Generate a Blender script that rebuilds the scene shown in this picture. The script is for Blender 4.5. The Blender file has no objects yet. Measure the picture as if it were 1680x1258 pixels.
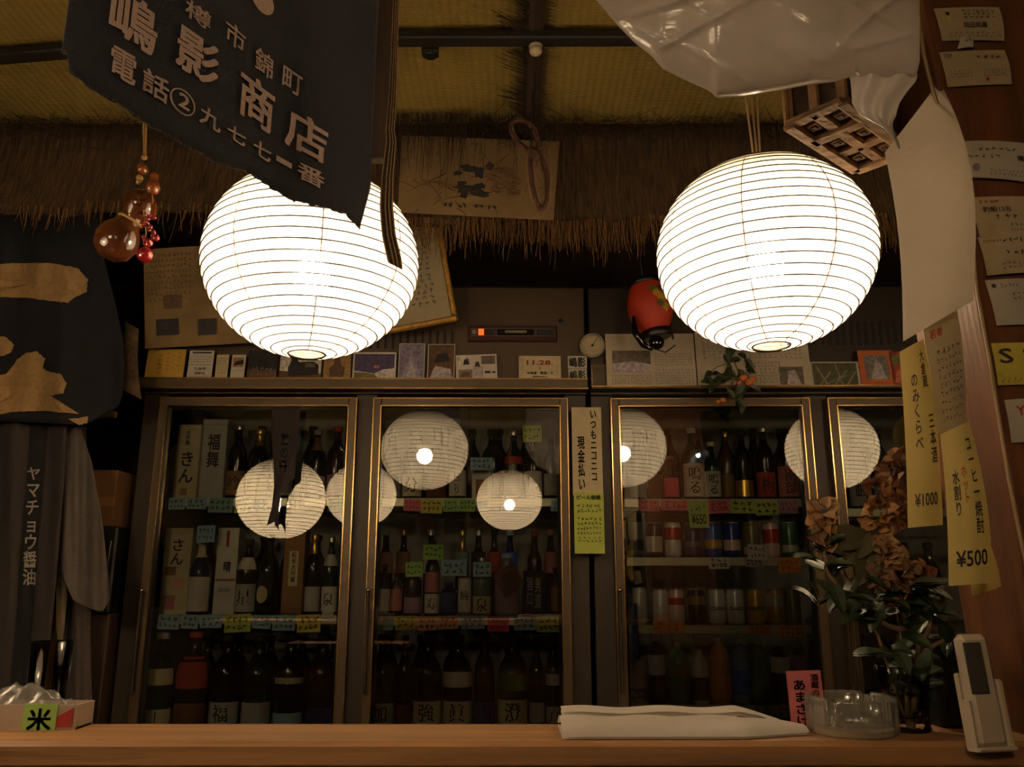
import bpy, bmesh, math, random
from mathutils import Vector, Matrix, Euler, noise

# ------------------------------------------------------------------ camera, world, exposure
R = math.radians
F_PX, CXP, CYP = 1360.0, 840.0, 629.0
PITCH = R(13.4)
CAMZ = 1.15
scene = bpy.context.scene
COL = scene.collection
cam_data = bpy.data.cameras.new('camera')
cam = bpy.data.objects.new('camera', cam_data)
COL.objects.link(cam)
cam.location = (0, 0, CAMZ)
cam.rotation_euler = (math.pi / 2 + PITCH, 0, 0)
cam_data.sensor_fit = 'HORIZONTAL'
cam_data.sensor_width = 36.0
cam_data.lens = 36.0 * F_PX / 1680.0
cam_data.clip_start = 0.02
scene.camera = cam

world = bpy.data.worlds.new('world')
scene.world = world
world.use_nodes = True
world.node_tree.nodes['Background'].inputs[0].default_value = (0.9, 0.75, 0.55, 1)
world.node_tree.nodes['Background'].inputs[1].default_value = 0.0

scene.view_settings.view_transform = 'Standard'
scene.view_settings.look = 'None'
scene.view_settings.exposure = 0.0
scene.view_settings.gamma = 1.0
scene.view_settings.use_curve_mapping = False
scene.cycles.use_denoising = True
scene.cycles.max_bounces = 10
scene.cycles.transparent_max_bounces = 24
scene.cycles.sample_clamp_indirect = 6.0
scene.cycles.caustics_reflective = False
scene.cycles.caustics_refractive = False
BULB = 370.0          # radiance of a lantern bulb
BULB_COL = (1.0, 0.76, 0.51)

# ------------------------------------------------------------------ helpers
sp, cp = math.sin(PITCH), math.cos(PITCH)
def P(x, y, Y):
    """photo pixel -> point of the place at depth Y (metres in front of the camera)"""
    u, v = (x - CXP) / F_PX, (CYP - y) / F_PX
    yd, zd = cp - v * sp, sp + v * cp
    return Vector((u / yd * Y, Y, CAMZ + zd / yd * Y))
def ray(x, y):
    u, v = (x - CXP) / F_PX, (CYP - y) / F_PX
    return Vector((u, cp - v * sp, sp + v * cp))
def hit(x, y, p0, n):
    d = ray(x, y); o = Vector((0, 0, CAMZ))
    return o + d * ((p0 - o).dot(n) / d.dot(n))

MATS = {}
def nodes_of(name):
    m = bpy.data.materials.new(name); m.use_nodes = True
    nt = m.node_tree; nt.nodes.clear()
    out = nt.nodes.new('ShaderNodeOutputMaterial')
    return m, nt, out
def mat(name, col, rough=0.6, metal=0.0, noise_scale=0, noise_amt=0.0, bump=0.0, bump_scale=None, stretch=(1, 1, 1),
        spec=0.5, trans=0.0, emit=0.0, emit_col=None, coat=0.0, sheen=0.0):
    if name in MATS: return MATS[name]
    m, nt, out = nodes_of(name)
    b = nt.nodes.new('ShaderNodeBsdfPrincipled')
    nt.links.new(b.outputs[0], out.inputs[0])
    c = (col[0], col[1], col[2], 1)
    b.inputs['Base Color'].default_value = c
    b.inputs['Roughness'].default_value = rough
    b.inputs['Metallic'].default_value = metal
    b.inputs['Specular IOR Level'].default_value = spec
    b.inputs['Transmission Weight'].default_value = trans
    b.inputs['Coat Weight'].default_value = coat
    b.inputs['Sheen Weight'].default_value = sheen
    if emit:
        b.inputs['Emission Strength'].default_value = emit
        b.inputs['Emission Color'].default_value = (*(emit_col or col), 1)
    if noise_scale:
        tc = nt.nodes.new('ShaderNodeTexCoord'); mp = nt.nodes.new('ShaderNodeMapping')
        mp.inputs['Scale'].default_value = stretch
        nt.links.new(tc.outputs['Object'], mp.inputs[0])
        if noise_amt:
            n = nt.nodes.new('ShaderNodeTexNoise'); n.inputs['Scale'].default_value = noise_scale; n.inputs['Detail'].default_value = 4
            nt.links.new(mp.outputs[0], n.inputs['Vector'])
            r = nt.nodes.new('ShaderNodeValToRGB')
            r.color_ramp.elements[0].position = 0.3; r.color_ramp.elements[1].position = 0.7
            r.color_ramp.elements[0].color = tuple(max(0, k * (1 - noise_amt)) for k in col) + (1,)
            r.color_ramp.elements[1].color = tuple(min(1, k * (1 + noise_amt)) for k in col) + (1,)
            nt.links.new(n.outputs['Fac'], r.inputs[0]); nt.links.new(r.outputs[0], b.inputs['Base Color'])
        if bump:
            n2 = nt.nodes.new('ShaderNodeTexNoise'); n2.inputs['Scale'].default_value = bump_scale or noise_scale; n2.inputs['Detail'].default_value = 3
            nt.links.new(mp.outputs[0], n2.inputs['Vector'])
            bp = nt.nodes.new('ShaderNodeBump'); bp.inputs['Strength'].default_value = bump; bp.inputs['Distance'].default_value = 0.01
            nt.links.new(n2.outputs['Fac'], bp.inputs['Height']); nt.links.new(bp.outputs[0], b.inputs['Normal'])
    MATS[name] = m
    return m
def srgb(r, g, b):
    f = lambda c: (c / 255 / 12.92) if c / 255 <= 0.04045 else ((c / 255 + 0.055) / 1.055) ** 2.4
    return (f(r), f(g), f(b))

def thin_glass(name, tint=(1, 1, 1), refl=1.0, rough=0.0, ior=1.5):
    """architectural glass: fresnel mix of see-through and mirror"""
    if name in MATS: return MATS[name]
    m, nt, out = nodes_of(name)
    t = nt.nodes.new('ShaderNodeBsdfTransparent'); t.inputs[0].default_value = (*tint, 1)
    g = nt.nodes.new('ShaderNodeBsdfGlossy'); g.inputs['Roughness'].default_value = rough; g.inputs[0].default_value = (refl, refl, refl, 1)
    f = nt.nodes.new('ShaderNodeFresnel'); f.inputs[0].default_value = ior
    x = nt.nodes.new('ShaderNodeMixShader')
    nt.links.new(f.outputs[0], x.inputs[0]); nt.links.new(t.outputs[0], x.inputs[1]); nt.links.new(g.outputs[0], x.inputs[2])
    nt.links.new(x.outputs[0], out.inputs[0])
    MATS[name] = m
    return m
def film(name, col, see=0.3, transl=0.6, gloss=0.15, rough=0.25, bump=0.0, bscale=10, stretch=(1, 1, 1)):
    """thin paper or plastic: part see-through, part translucent, part diffuse, a little gloss"""
    if name in MATS: return MATS[name]
    m, nt, out = nodes_of(name)
    tr = nt.nodes.new('ShaderNodeBsdfTransparent'); tr.inputs[0].default_value = (*[min(1, 0.5 + 0.5 * c) for c in col], 1)
    tl = nt.nodes.new('ShaderNodeBsdfTranslucent'); tl.inputs[0].default_value = (*col, 1)
    df = nt.nodes.new('ShaderNodeBsdfDiffuse'); df.inputs[0].default_value = (*col, 1)
    m1 = nt.nodes.new('ShaderNodeMixShader'); m1.inputs[0].default_value = transl
    nt.links.new(df.outputs[0], m1.inputs[1]); nt.links.new(tl.outputs[0], m1.inputs[2])
    m2 = nt.nodes.new('ShaderNodeMixShader'); m2.inputs[0].default_value = see
    nt.links.new(m1.outputs[0], m2.inputs[1]); nt.links.new(tr.outputs[0], m2.inputs[2])
    last = m2
    g = None
    if gloss:
        g = nt.nodes.new('ShaderNodeBsdfGlossy'); g.inputs['Roughness'].default_value = rough
        m3 = nt.nodes.new('ShaderNodeMixShader'); m3.inputs[0].default_value = gloss
        nt.links.new(m2.outputs[0], m3.inputs[1]); nt.links.new(g.outputs[0], m3.inputs[2])
        last = m3
    if bump:
        tc = nt.nodes.new('ShaderNodeTexCoord'); mp = nt.nodes.new('ShaderNodeMapping'); mp.inputs['Scale'].default_value = stretch
        nt.links.new(tc.outputs['Object'], mp.inputs[0])
        n = nt.nodes.new('ShaderNodeTexNoise'); n.inputs['Scale'].default_value = bscale; n.inputs['Detail'].default_value = 5
        nt.links.new(mp.outputs[0], n.inputs['Vector'])
        bp = nt.nodes.new('ShaderNodeBump'); bp.inputs['Strength'].default_value = bump; bp.inputs['Distance'].default_value = 0.02
        nt.links.new(n.outputs['Fac'], bp.inputs['Height'])
        for nd in (tl, df, g):
            if nd: nt.links.new(bp.outputs[0], nd.inputs['Normal'])
    nt.links.new(last.outputs[0], out.inputs[0])
    MATS[name] = m
    return m

class MB:
    """collects shapes; build() links them as one mesh object"""
    def __init__(s): s.v = []; s.f = []; s.sm = []
    def add(s, vs, fs, smooth=False):
        o = len(s.v); s.v += [tuple(v) for v in vs]
        s.f += [tuple(i + o for i in f) for f in fs]; s.sm += [smooth] * len(fs)
        return s
    def box(s, a, b, M=None):
        x0, y0, z0 = a; x1, y1, z1 = b
        vs = [Vector(p) for p in ((x0, y0, z0), (x1, y0, z0), (x1, y1, z0), (x0, y1, z0), (x0, y0, z1), (x1, y0, z1), (x1, y1, z1), (x0, y1, z1))]
        if M: vs = [M @ v for v in vs]
        return s.add(vs, [(0, 3, 2, 1), (4, 5, 6, 7), (0, 1, 5, 4), (1, 2, 6, 5), (2, 3, 7, 6), (3, 0, 4, 7)])
    def bbox(s, a, b, c=0.003):
        """box with chamfered vertical/horizontal front edges (simple bevel through bmesh)"""
        bm = bmesh.new(); bmesh.ops.create_cube(bm, size=1)
        for v in bm.verts:
            v.co = Vector((a[i] + (v.co[i] + .5) * (b[i] - a[i]) for i in range(3)))
        bmesh.ops.bevel(bm, geom=bm.edges[:], offset=c, segments=1, affect='EDGES')
        bm.verts.index_update()
        s.add([v.co for v in bm.verts], [[v.index for v in f.verts] for f in bm.faces]); bm.free()
        return s
    def lathe(s, prof, n=20, c=(0, 0, 0), smooth=True, caps=True, M=None):
        """prof: (r, z) from bottom to top"""
        vs = []; fs = []; k = len(prof)
        for r, z in prof:
            for i in range(n):
                a = 2 * math.pi * i / n
                p = Vector((c[0] + r * math.cos(a), c[1] + r * math.sin(a), c[2] + z)); vs.append(M @ p if M else p)
        for j in range(k - 1):
            for i in range(n):
                i2 = (i + 1) % n
                fs.append((j * n + i, j * n + i2, (j + 1) * n + i2, (j + 1) * n + i))
        s.add(vs, fs, smooth)
        if caps:
            if prof[0][0] > 1e-5: s.add(vs[:n], [tuple(reversed(range(n)))])
            if prof[-1][0] > 1e-5: s.add(vs[-n:], [tuple(range(n))])
        return s
    def tube(s, pts, r, n=6, smooth=True, closed=False, caps=True):
        """r: number or list"""
        pts = [Vector(p) for p in pts]; k = len(pts)
        rr = r if isinstance(r, (list, tuple)) else [r] * k
        vs = []; fs = []; up = None
        for i, p in enumerate(pts):
            if closed: t = (pts[(i + 1) % k] - pts[i - 1])
            else: t = pts[min(i + 1, k - 1)] - pts[max(i - 1, 0)]
            t = t.normalized() if t.length > 1e-9 else Vector((0, 0, 1))
            if up is None: up = Vector((0, 0, 1)) if abs(t.z) < .9 else Vector((1, 0, 0))
            a = t.cross(up)
            if a.length < 1e-6: a = t.cross(Vector((0.3, 1, 0.2)))
            a.normalize(); b = t.cross(a).normalized(); up = -b if False else a.cross(t)
            for q in range(n):
                w = 2 * math.pi * q / n
                vs.append(p + (a * math.cos(w) + b * math.sin(w)) * rr[i])
        m = k if closed else k - 1
        for i in range(m):
            i2 = (i + 1) % k
            for q in range(n):
                q2 = (q + 1) % n
                fs.append((i * n + q, i * n + q2, i2 * n + q2, i2 * n + q))
        s.add(vs, fs, smooth)
        if not closed and caps and n > 2: s.add(vs[:n], [tuple(reversed(range(n)))]); s.add(vs[-n:], [tuple(range(n))])
        return s
    def sphere(s, c, r, n=14, m=9, sc=(1, 1, 1), M=None):
        prof = [(math.sin(math.pi * j / m), -math.cos(math.pi * j / m)) for j in range(m + 1)]
        vs = []; fs = []
        for pr, z in prof:
            for i in range(n):
                a = 2 * math.pi * i / n
                p = Vector((r * sc[0] * max(pr, 1e-4) * math.cos(a), r * sc[1] * max(pr, 1e-4) * math.sin(a), r * sc[2] * z))
                if M: p = M @ p
                vs.append(p + Vector(c))
        for j in range(m):
            for i in range(n):
                fs.append((j * n + i, j * n + (i + 1) % n, (j + 1) * n + (i + 1) % n, (j + 1) * n + i))
        return s.add(vs, fs, True)
    def grid(s, fn, nu, nv, smooth=True):
        vs = [fn(i / nu, j / nv) for j in range(nv + 1) for i in range(nu + 1)]
        w = nu + 1
        fs = [(j * w + i, j * w + i + 1, (j + 1) * w + i + 1, (j + 1) * w + i) for j in range(nv) for i in range(nu)]
        return s.add(vs, fs, smooth)
    def prism(s, poly, y0, y1):
        """polygon of (x, z) extruded along y"""
        k = len(poly)
        vs = [(x, y0, z) for x, z in poly] + [(x, y1, z) for x, z in poly]
        return s.add(vs, [tuple(range(k)), tuple(range(2 * k - 1, k - 1, -1))] + [(i, i + k, (i + 1) % k + k, (i + 1) % k) for i in range(k)])
    def mesh(s, name):
        me = bpy.data.meshes.new(name); me.from_pydata(s.v, [], s.f)
        me.polygons.foreach_set('use_smooth', s.sm); me.update()
        return me
    def build(s, name, m, parent=None, loc=None, rot=None):
        me = s.mesh(name)
        return link(name, me, m, parent, loc, rot)
def link(name, me, m, parent=None, loc=None, rot=None):
    o = bpy.data.objects.new(name, me); COL.objects.link(o)
    if m is not None and not me.materials: me.materials.append(m)
    if parent is not None: o.parent = parent
    if loc is not None: o.location = loc
    if rot is not None: o.rotation_euler = rot
    return o
def tag(o, label=None, cat=None, group=None, kind=None):
    if label: o['label'] = label
    if cat: o['category'] = cat
    if group: o['group'] = group
    if kind: o['kind'] = kind
    return o
def thing(name, loc, label, cat, group=None, rz=0, rot=None):
    o = bpy.data.objects.new(name, None); COL.objects.link(o); o.empty_display_size = 0.05
    o.location = loc; o.rotation_euler = rot if rot else (0, 0, rz)
    return tag(o, label, cat, group)
def struct(o, label=None, cat=None): return tag(o, label, cat, kind='structure')

_txt = {}
def text_data(s, bold=0.0, spacing=1.0):
    """flat lettering mesh, centred on the origin in the XY plane, one unit per character"""
    key = (s, bold, spacing)
    if key in _txt: return _txt[key]
    cu = bpy.data.curves.new('lettering', 'FONT'); cu.body = s; cu.size = 1.0
    cu.align_x = 'CENTER'; cu.align_y = 'CENTER'; cu.space_line = spacing; cu.offset = bold; cu.resolution_u = 2
    o = bpy.data.objects.new('lettering_tmp', cu); COL.objects.link(o)
    bpy.context.view_layer.update()
    dg = bpy.context.evaluated_depsgraph_get()
    me = bpy.data.meshes.new_from_object(o.evaluated_get(dg))
    vs = [v.co.copy() for v in me.vertices]; fs = [tuple(p.vertices) for p in me.polygons]
    bpy.data.objects.remove(o); bpy.data.curves.remove(cu); bpy.data.meshes.remove(me)
    if vs:
        lo = [min(v[i] for v in vs) for i in (0, 1)]; hi = [max(v[i] for v in vs) for i in (0, 1)]
        c = Vector(((lo[0] + hi[0]) / 2, (lo[1] + hi[1]) / 2, 0))
        vs = [v - c for v in vs]
        dim = (hi[0] - lo[0], hi[1] - lo[1])
    else: dim = (1, 1)
    _txt[key] = (vs, fs, dim)
    return _txt[key]
def lettering(s, w, h, fn, m, parent, bold=0.02, spacing=1.0, name='lettering'):
    """text fitted to w x h (metres), each point mapped by fn(x, z)"""
    vs, fs, dim = text_data(s, 0.0, spacing)
    if not vs: return None
    b = bold * .8
    sx, sy = w / (dim[0] + 2 * b), h / (dim[1] + 2 * b)
    mb = MB()
    for ox, oy in (((-b, -b), (b, -b), (b, b), (-b, b)) if bold >= .01 else ((0, 0),)):
        mb.add([fn((v.x + ox) * sx, (v.y + oy) * sy) for v in vs], fs)
    return mb.build(name, m, parent)
def vert(s): return '\n'.join(s)
INK = lambda: mat('ink_black', (0.012, 0.011, 0.012), 0.7)
# ------------------------------------------------------------------ room shell
YB = 3.95           # wall behind the fridges
ZC = P(900, 205, 2.35).z       # ceiling height where it meets the straw valance
def wall(name, a, b, m):
    return struct(MB().box(a, b).build(name, m))
dark_board = mat('dark_board', srgb(58, 40, 26), 0.7, noise_scale=6, noise_amt=0.35, stretch=(6, 6, 0.6))
plaster_dark = mat('smoky_plaster', srgb(70, 56, 42), 0.9, noise_scale=5, noise_amt=0.25, bump=0.2)
floor_m = mat('dark_floor', srgb(60, 46, 34), 0.6, noise_scale=4, noise_amt=0.3, stretch=(1, 5, 1))
wall('floor', (-2.6, -2.6, -0.1), (2.6, YB + .1, 0), floor_m)
wall('wall_back', (-2.6, YB, 0), (2.6, YB + .1, ZC + .3), dark_board)
wall('wall_left', (-2.7, -2.6, 0), (-2.6, YB + .1, ZC + .3), plaster_dark)
wall('wall_right', (2.6, -2.6, 0), (2.7, YB + .1, ZC + .3), plaster_dark)
wall('wall_front', (-2.6, -2.7, 0), (2.6, -2.6, ZC + .3), plaster_dark)
ceil = wall('ceiling', (-2.7, -2.7, ZC + 0.05), (2.7, YB + .1, ZC + .15), dark_board)

# ---- ceiling mats: two woven rush mats pinned under the boards, split along a seam
def weave(name, col, sx=260, sy=90):
    m, nt, out = nodes_of(name)
    b = nt.nodes.new('ShaderNodeBsdfPrincipled'); b.inputs['Roughness'].default_value = 0.85
    nt.links.new(b.outputs[0], out.inputs[0])
    tc = nt.nodes.new('ShaderNodeTexCoord')
    def wv(direction, scale, dist):
        w = nt.nodes.new('ShaderNodeTexWave'); w.bands_direction = direction; w.inputs['Scale'].default_value = scale
        w.inputs['Distortion'].default_value = dist; w.inputs['Detail'].default_value = 2; w.inputs['Detail Scale'].default_value = 3
        nt.links.new(tc.outputs['Object'], w.inputs['Vector']); return w
    w1, w2 = wv('Y', sx / 6.28, 1.5), wv('X', sy / 6.28, 0.6)
    mx = nt.nodes.new('ShaderNodeMath'); mx.operation = 'MULTIPLY'
    nt.links.new(w1.outputs['Fac'], mx.inputs[0]); nt.links.new(w2.outputs['Fac'], mx.inputs[1])
    n = nt.nodes.new('ShaderNodeTexNoise'); n.inputs['Scale'].default_value = 2.5; n.inputs['Detail'].default_value = 5
    nt.links.new(tc.outputs['Object'], n.inputs['Vector'])
    ad = nt.nodes.new('ShaderNodeMath'); ad.operation = 'MULTIPLY_ADD'; ad.inputs[1].default_value = 0.5
    nt.links.new(mx.outputs[0], ad.inputs[0]); nt.links.new(n.outputs['Fac'], ad.inputs[2])
    r = nt.nodes.new('ShaderNodeValToRGB'); r.color_ramp.elements[0].position = 0.3; r.color_ramp.elements[1].position = 0.95
    r.color_ramp.elements[0].color = (*[c * 0.62 for c in col], 1); r.color_ramp.elements[1].color = (*[min(1, c * 1.25) for c in col], 1)
    nt.links.new(ad.outputs[0], r.inputs[0]); nt.links.new(r.outputs[0], b.inputs['Base Color'])
    bp = nt.nodes.new('ShaderNodeBump'); bp.inputs['Strength'].default_value = 0.7; bp.inputs['Distance'].default_value = 0.004
    nt.links.new(mx.outputs[0], bp.inputs['Height']); nt.links.new(bp.outputs[0], b.inputs['Normal'])
    return m
rush = weave('woven_rush', srgb(146, 124, 58))
seam_x = hit(868, 120, Vector((0, 0, ZC)), Vector((0, 0, 1))).x
for i, (xa, xb, txt) in enumerate(((-2.55, seam_x - .006, 'left of'), (seam_x + .006, 2.55, 'right of'))):
    rnd = random.Random(i)
    def f(u, v, xa=xa, xb=xb):
        x = xa + u * (xb - xa); y = -2.5 + v * 5.0
        return (x, y, ZC + 0.012 - 0.012 * abs(math.sin(x * 4.1)) * abs(math.sin(y * 3.3)))
    mb = MB().grid(f, 24, 36)
    mo = mb.build('ceiling_mat', rush)
    so = mo.modifiers.new('thickness', 'SOLIDIFY'); so.thickness = 0.006
    tag(mo, 'woven straw ceiling mat on the %s side of the fibre seam' % ('plastic bag' if i else 'noren cloth'), 'mat')
# battens across the ceiling
beam_m = mat('black_batten', srgb(26, 22, 20), 0.6, noise_scale=12, noise_amt=0.3, stretch=(0.5, 6, 6))
def ceil_pt(x, y, z=None): return hit(x, y, Vector((0, 0, ZC if z is None else z)), Vector((0, 0, 1)))
zb = ZC - 0.022
def batten(pa, pb, wd, label):
    a, b = pa, pb
    mb = MB(); d = (b - a); L = d.length
    o = mb.bbox((0, -wd / 2, -0.013), (L, wd / 2, 0.013), 0.004).build('ceiling_batten', beam_m, None, a, (0, 0, math.atan2(d.y, d.x)))
    return tag(o, label, 'batten')
b0, b1 = ceil_pt(640, 63, zb), ceil_pt(1300, 60, zb)
batten(Vector((-0.36, b0.y, zb)), Vector((2.55, b1.y, zb)), 0.043, 'black wooden ceiling batten running behind the white plastic bag')
c0, c1 = ceil_pt(-40, 95, zb), ceil_pt(300, 68, zb)
dd = (c1 - c0).normalized()
batten(c0 - dd * 1.0, c1 + dd * .14, 0.045, 'black wooden ceiling batten above the hanging gourds')
jb = ceil_pt(706, 80, zb - .005)
mb = MB().bbox((-.022, -.018, -.02), (.022, .018, .016), .005); mb.bbox((-.012, -.021, -.028), (.012, .012, -.018), .003)
tag(mb.build('junction_box', mat('black_plastic', srgb(20, 19, 19), 0.45), None, jb), 'small black junction box clipped under the ceiling batten', 'box')

# ------------------------------------------------------------------ paper lanterns
paper_m = film('lantern_paper', (0.66, 0.61, 0.51), see=0.25, transl=0.75, gloss=0.0, bump=0.15, bscale=60)
wire_m = mat('lantern_wire', srgb(40, 30, 22), 0.5, metal=0.2)
thread_m = mat('lantern_thread', srgb(120, 90, 50), 0.8)
cord_m = mat('lantern_cord', srgb(190, 160, 120), 0.7)
def bulb_mat(k=1.0):
    nm = 'bulb_%.2f' % k
    if nm in MATS: return MATS[nm]
    m, nt, out = nodes_of(nm)
    e = nt.nodes.new('ShaderNodeEmission'); e.inputs[0].default_value = (*BULB_COL, 1); e.inputs[1].default_value = BULB * k
    nt.links.new(e.outputs[0], out.inputs[0]); MATS[nm] = m
    return m
def lantern(c, a, label, k=1.0, tilt=(0, 0), cords=True, turns=27):
    cz = a * 0.915
    th0, th1 = 0.17, math.pi - 0.165          # openings at the bottom and top
    t = thing('paper_lantern', (c.x, c.y, c.z), label, 'lantern', 'round paper lanterns')
    t.rotation_euler = (tilt[0], tilt[1], 0.2)
    def prof(th, bulge):
        return (a * math.sin(th) * (1 + bulge), -cz * math.cos(th) * (1 + bulge * .6))
    def thw(w):            # even arc spacing
        return th0 + (th1 - th0) * w
    # paper: scalloped between the turns of wire
    N = turns * 4; n = 64
    vs = []; fs = []
    for j in range(N + 1):
        w = j / N
        for i in range(n):
            ang = 2 * math.pi * i / n
            ph = (w * turns - i / n)
            s = abs(math.sin(math.pi * ph))
            r, z = prof(thw(w), 0.011 * s - 0.004)
            gore = 1 - 0.004 * (1 - abs(math.cos(ang * 4)))
            vs.append((r * gore * math.cos(ang), r * gore * math.sin(ang), z))
    for j in range(N):
        for i in range(n):
            fs.append((j * n + i, j * n + (i + 1) % n, (j + 1) * n + (i + 1) % n, (j + 1) * n + i))
    MB().add(vs, fs, True).build('paper_shade', paper_m, t)
    # one spiral wire
    pts = []
    K = turns * 40
    for q in range(K + 1):
        w = q / K * (1 - 0.0)
        ang = 2 * math.pi * (w * turns)
        r, z = prof(thw(w), 0.004)
        pts.append((r * math.cos(ang), r * math.sin(ang), z))
    MB().tube(pts, 0.0016 * a / .225, 4).build('spiral_wire', wire_m, t)
    for g in range(8):
        ang = g * math.pi / 4 + .12
        pts = []
        for q in range(33):
            r, z = prof(thw(q / 32), 0.003)
            pts.append((r * math.cos(ang), r * math.sin(ang), z))
        MB().tube(pts, 0.0013 * a / .225, 3).build('seam_thread', thread_m, t)
    for nm, th in (('bottom_ring', th0), ('top_ring', th1)):
        r, z = prof(th, 0)
        MB().tube([(r * math.cos(q / 24 * 6.2832), r * math.sin(q / 24 * 6.2832), z) for q in range(24)], 0.0022, 6, closed=True).build(nm, wire_m, t)
    zt = cz * 0.985
    # wire frame that spreads the shade, socket and bulb
    fm = MB()
    rb = prof(th0, 0)[0]
    for s in (-1, 1):
        fm.tube([(s * rb, 0, -cz * .98), (s * .05, 0, -cz * .5), (s * .05, 0, cz * .7), (s * .02, 0, zt)], 0.0013, 5)
    fm.build('spreader_frame', wire_m, t)
    MB().lathe([(.024, cz * .12), (.03, cz * .16), (.03, cz * .42), (.018, cz * .5), (.006, cz * .52)], 14).build('bulb_socket', mat('socket_plastic', srgb(225, 215, 200), .5), t)
    MB().lathe([(.004, cz * .10), (.058, cz * .085), (.060, cz * .095), (.006, cz * .12)], 24).build('shading_disc', mat('socket_plastic', srgb(225, 215, 200), .5), t)  # added disc over the bulb, blocks its light so the lantern's top stays darker
    MB().sphere((0, 0, -cz * .16), .04, 16, 10).build('bulb', bulb_mat(k), t)
    # twin cords up to the ceiling
    if cords:
        top = ZC - .012 - c.z
        cm = MB()
        for s, x1 in ((-1, -.018), (1, .012), (.1, -.004)):
            cm.tube([(s * .006, 0, cz * .5), (s * .007, 0, zt), (s * .009 + x1 * .3, .004, zt + (top - zt) * .35), (x1, .006, top)], 0.0024, 6)
        cm.build('hanging_cord', cord_m, t)
        t.rotation_euler = (0, 0, 0.2)
    return t
L1 = P(512, 431, 1.656); L2 = P(1254, 417, 1.648)
lantern(L1, .2235, 'glowing round white paper lantern half covered by the navy noren cloth', .95)
lantern(L2, .2245, 'glowing round white paper lantern hanging under the plastic bag', .95)
GLASS_Y = 2.95
def virtual(x, y, dpx, d):
    """place of a lantern that is seen only as its reflection in the fridge glass"""
    Zc = d * F_PX / dpx
    u, v = (x - CXP) / F_PX, (CYP - y) / F_PX
    Yv = Zc * (cp - v * sp); X = u * Zc; Z = CAMZ + Zc * (sp + v * cp)
    return Vector((X, 2 * GLASS_Y - Yv, Z))
EXTRA = [(473, 818, 142, .50, 'paper lantern out in the room, mirrored in the first fridge door'),
         (850, 820, 107, .50, 'smaller paper lantern out in the room, mirrored in the second fridge door'),
         (607, 812, 113, .50, 'paper lantern out in the room, mirrored across the stile of the first two doors'),
         (1350, 737, 145, .45, 'paper lantern beyond the wooden post, mirrored in the third and fourth fridge doors')]
for x, y, dp, d, lab in EXTRA:
    v = virtual(x, y, dp, d)
    lantern(v, d / 2, lab, 1.0 if d < .5 else 1.7)
# ------------------------------------------------------------------ drinks fridges
steel = mat('brown_steel', srgb(80, 65, 46), 0.45, metal=0.35, noise_scale=180, noise_amt=0.12)
steel_dk = mat('brown_steel_dark', srgb(50, 40, 30), 0.5, metal=0.3, noise_scale=150, noise_amt=0.12)
brass = mat('brass_trim', srgb(235, 190, 120), 0.22, metal=0.9)
rubber = mat('black_gasket', srgb(18, 16, 15), 0.7)
liner = mat('fridge_liner', srgb(160, 156, 146), 0.6)
shelf_m = mat('shelf_wire', srgb(120, 118, 112), 0.4, metal=0.5)
rail_m = mat('shelf_rail', srgb(205, 195, 165), 0.35, metal=0.35)
pane_m = thin_glass('fridge_glass', (0.93, 0.95, 0.93), 1.0, 0.0, 2.05)
UN = {}
def GX(x, y=655, Y=GLASS_Y): return P(x, y, Y).x
def GZ(y, Y=GLASS_Y): return P(840, y, Y).z
Z_DTOP = GZ(654); Z_TRIM = GZ(667)
Z_DBOT = 0.36
class Unit:
    def __init__(s, x0, x1, yaw):
        s.x0, s.x1, s.yaw = x0, x1, yaw
        s.piv = Vector(((x0 + x1) / 2, GLASS_Y, 0))
    def W(s, X, Y, Z):
        """unyawed world -> yawed world"""
        d = Vector((X, Y, Z)) - s.piv; c, q = math.cos(s.yaw), math.sin(s.yaw)
        return s.piv + Vector((d.x * c - d.y * q, d.x * q + d.y * c, d.z))
UA = Unit(GX(237, 640), GX(962, 640), R(0.55))
UB = Unit(GX(969, 640), GX(1700, 640), R(-0.85))
ZTOP = GZ(470)
FD = 0.62      # cabinet depth
def fridge(u, doors, label, ledge_y):
    """doors: list of (outer x0, outer x1, inner x0, inner x1) in photo pixels"""
    t = thing('drinks_fridge', (u.piv.x, u.piv.y, 0), label, 'fridge', 'glass door drinks fridges', u.yaw)
    px = u.piv.x
    L = lambda X: X - px
    x0, x1 = L(u.x0), L(u.x1)
    zt = Z_DTOP + 0.012          # top of door opening
    # carcass
    c = MB()
    c.box((x0, 0.035, 0.12), (x0 + .045, FD, ZTOP)); c.box((x1 - .045, 0.035, 0.12), (x1, FD, ZTOP))
    c.box((x0 + .045, 0.035, 0.12), (x1 - .045, FD, Z_DBOT - .02))
    c.build('cabinet', steel_dk, t)
    MB().box((x0 + .03, .06, 0), (x1 - .03, FD - .04, .12)).build('plinth', rubber, t)
    MB().box((x0 + .045, FD - .03, Z_DBOT - .02), (x1 - .045, FD - .005, zt + .03)).box((x0 + .045, .05, zt + .03), (x1 - .045, FD - .005, zt + .05)).build('liner', liner, t)
    # mullions and head of the opening
    fr = MB()
    edges = [u.x0] + [GX(d[k]) for d in doors for k in (0, 1)] + [u.x1]
    for k in range(0, len(edges), 2):
        a, b = L(edges[k]), L(edges[k + 1])
        fr.bbox((a - (0 if k == 0 else .01), .012, Z_DBOT - .02), (b + (0 if k + 2 >= len(edges) else .01), .05, zt + .02), .003)
    fr.build('door_mullion', steel_dk, t)
    return t, L, x0, x1, zt
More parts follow.
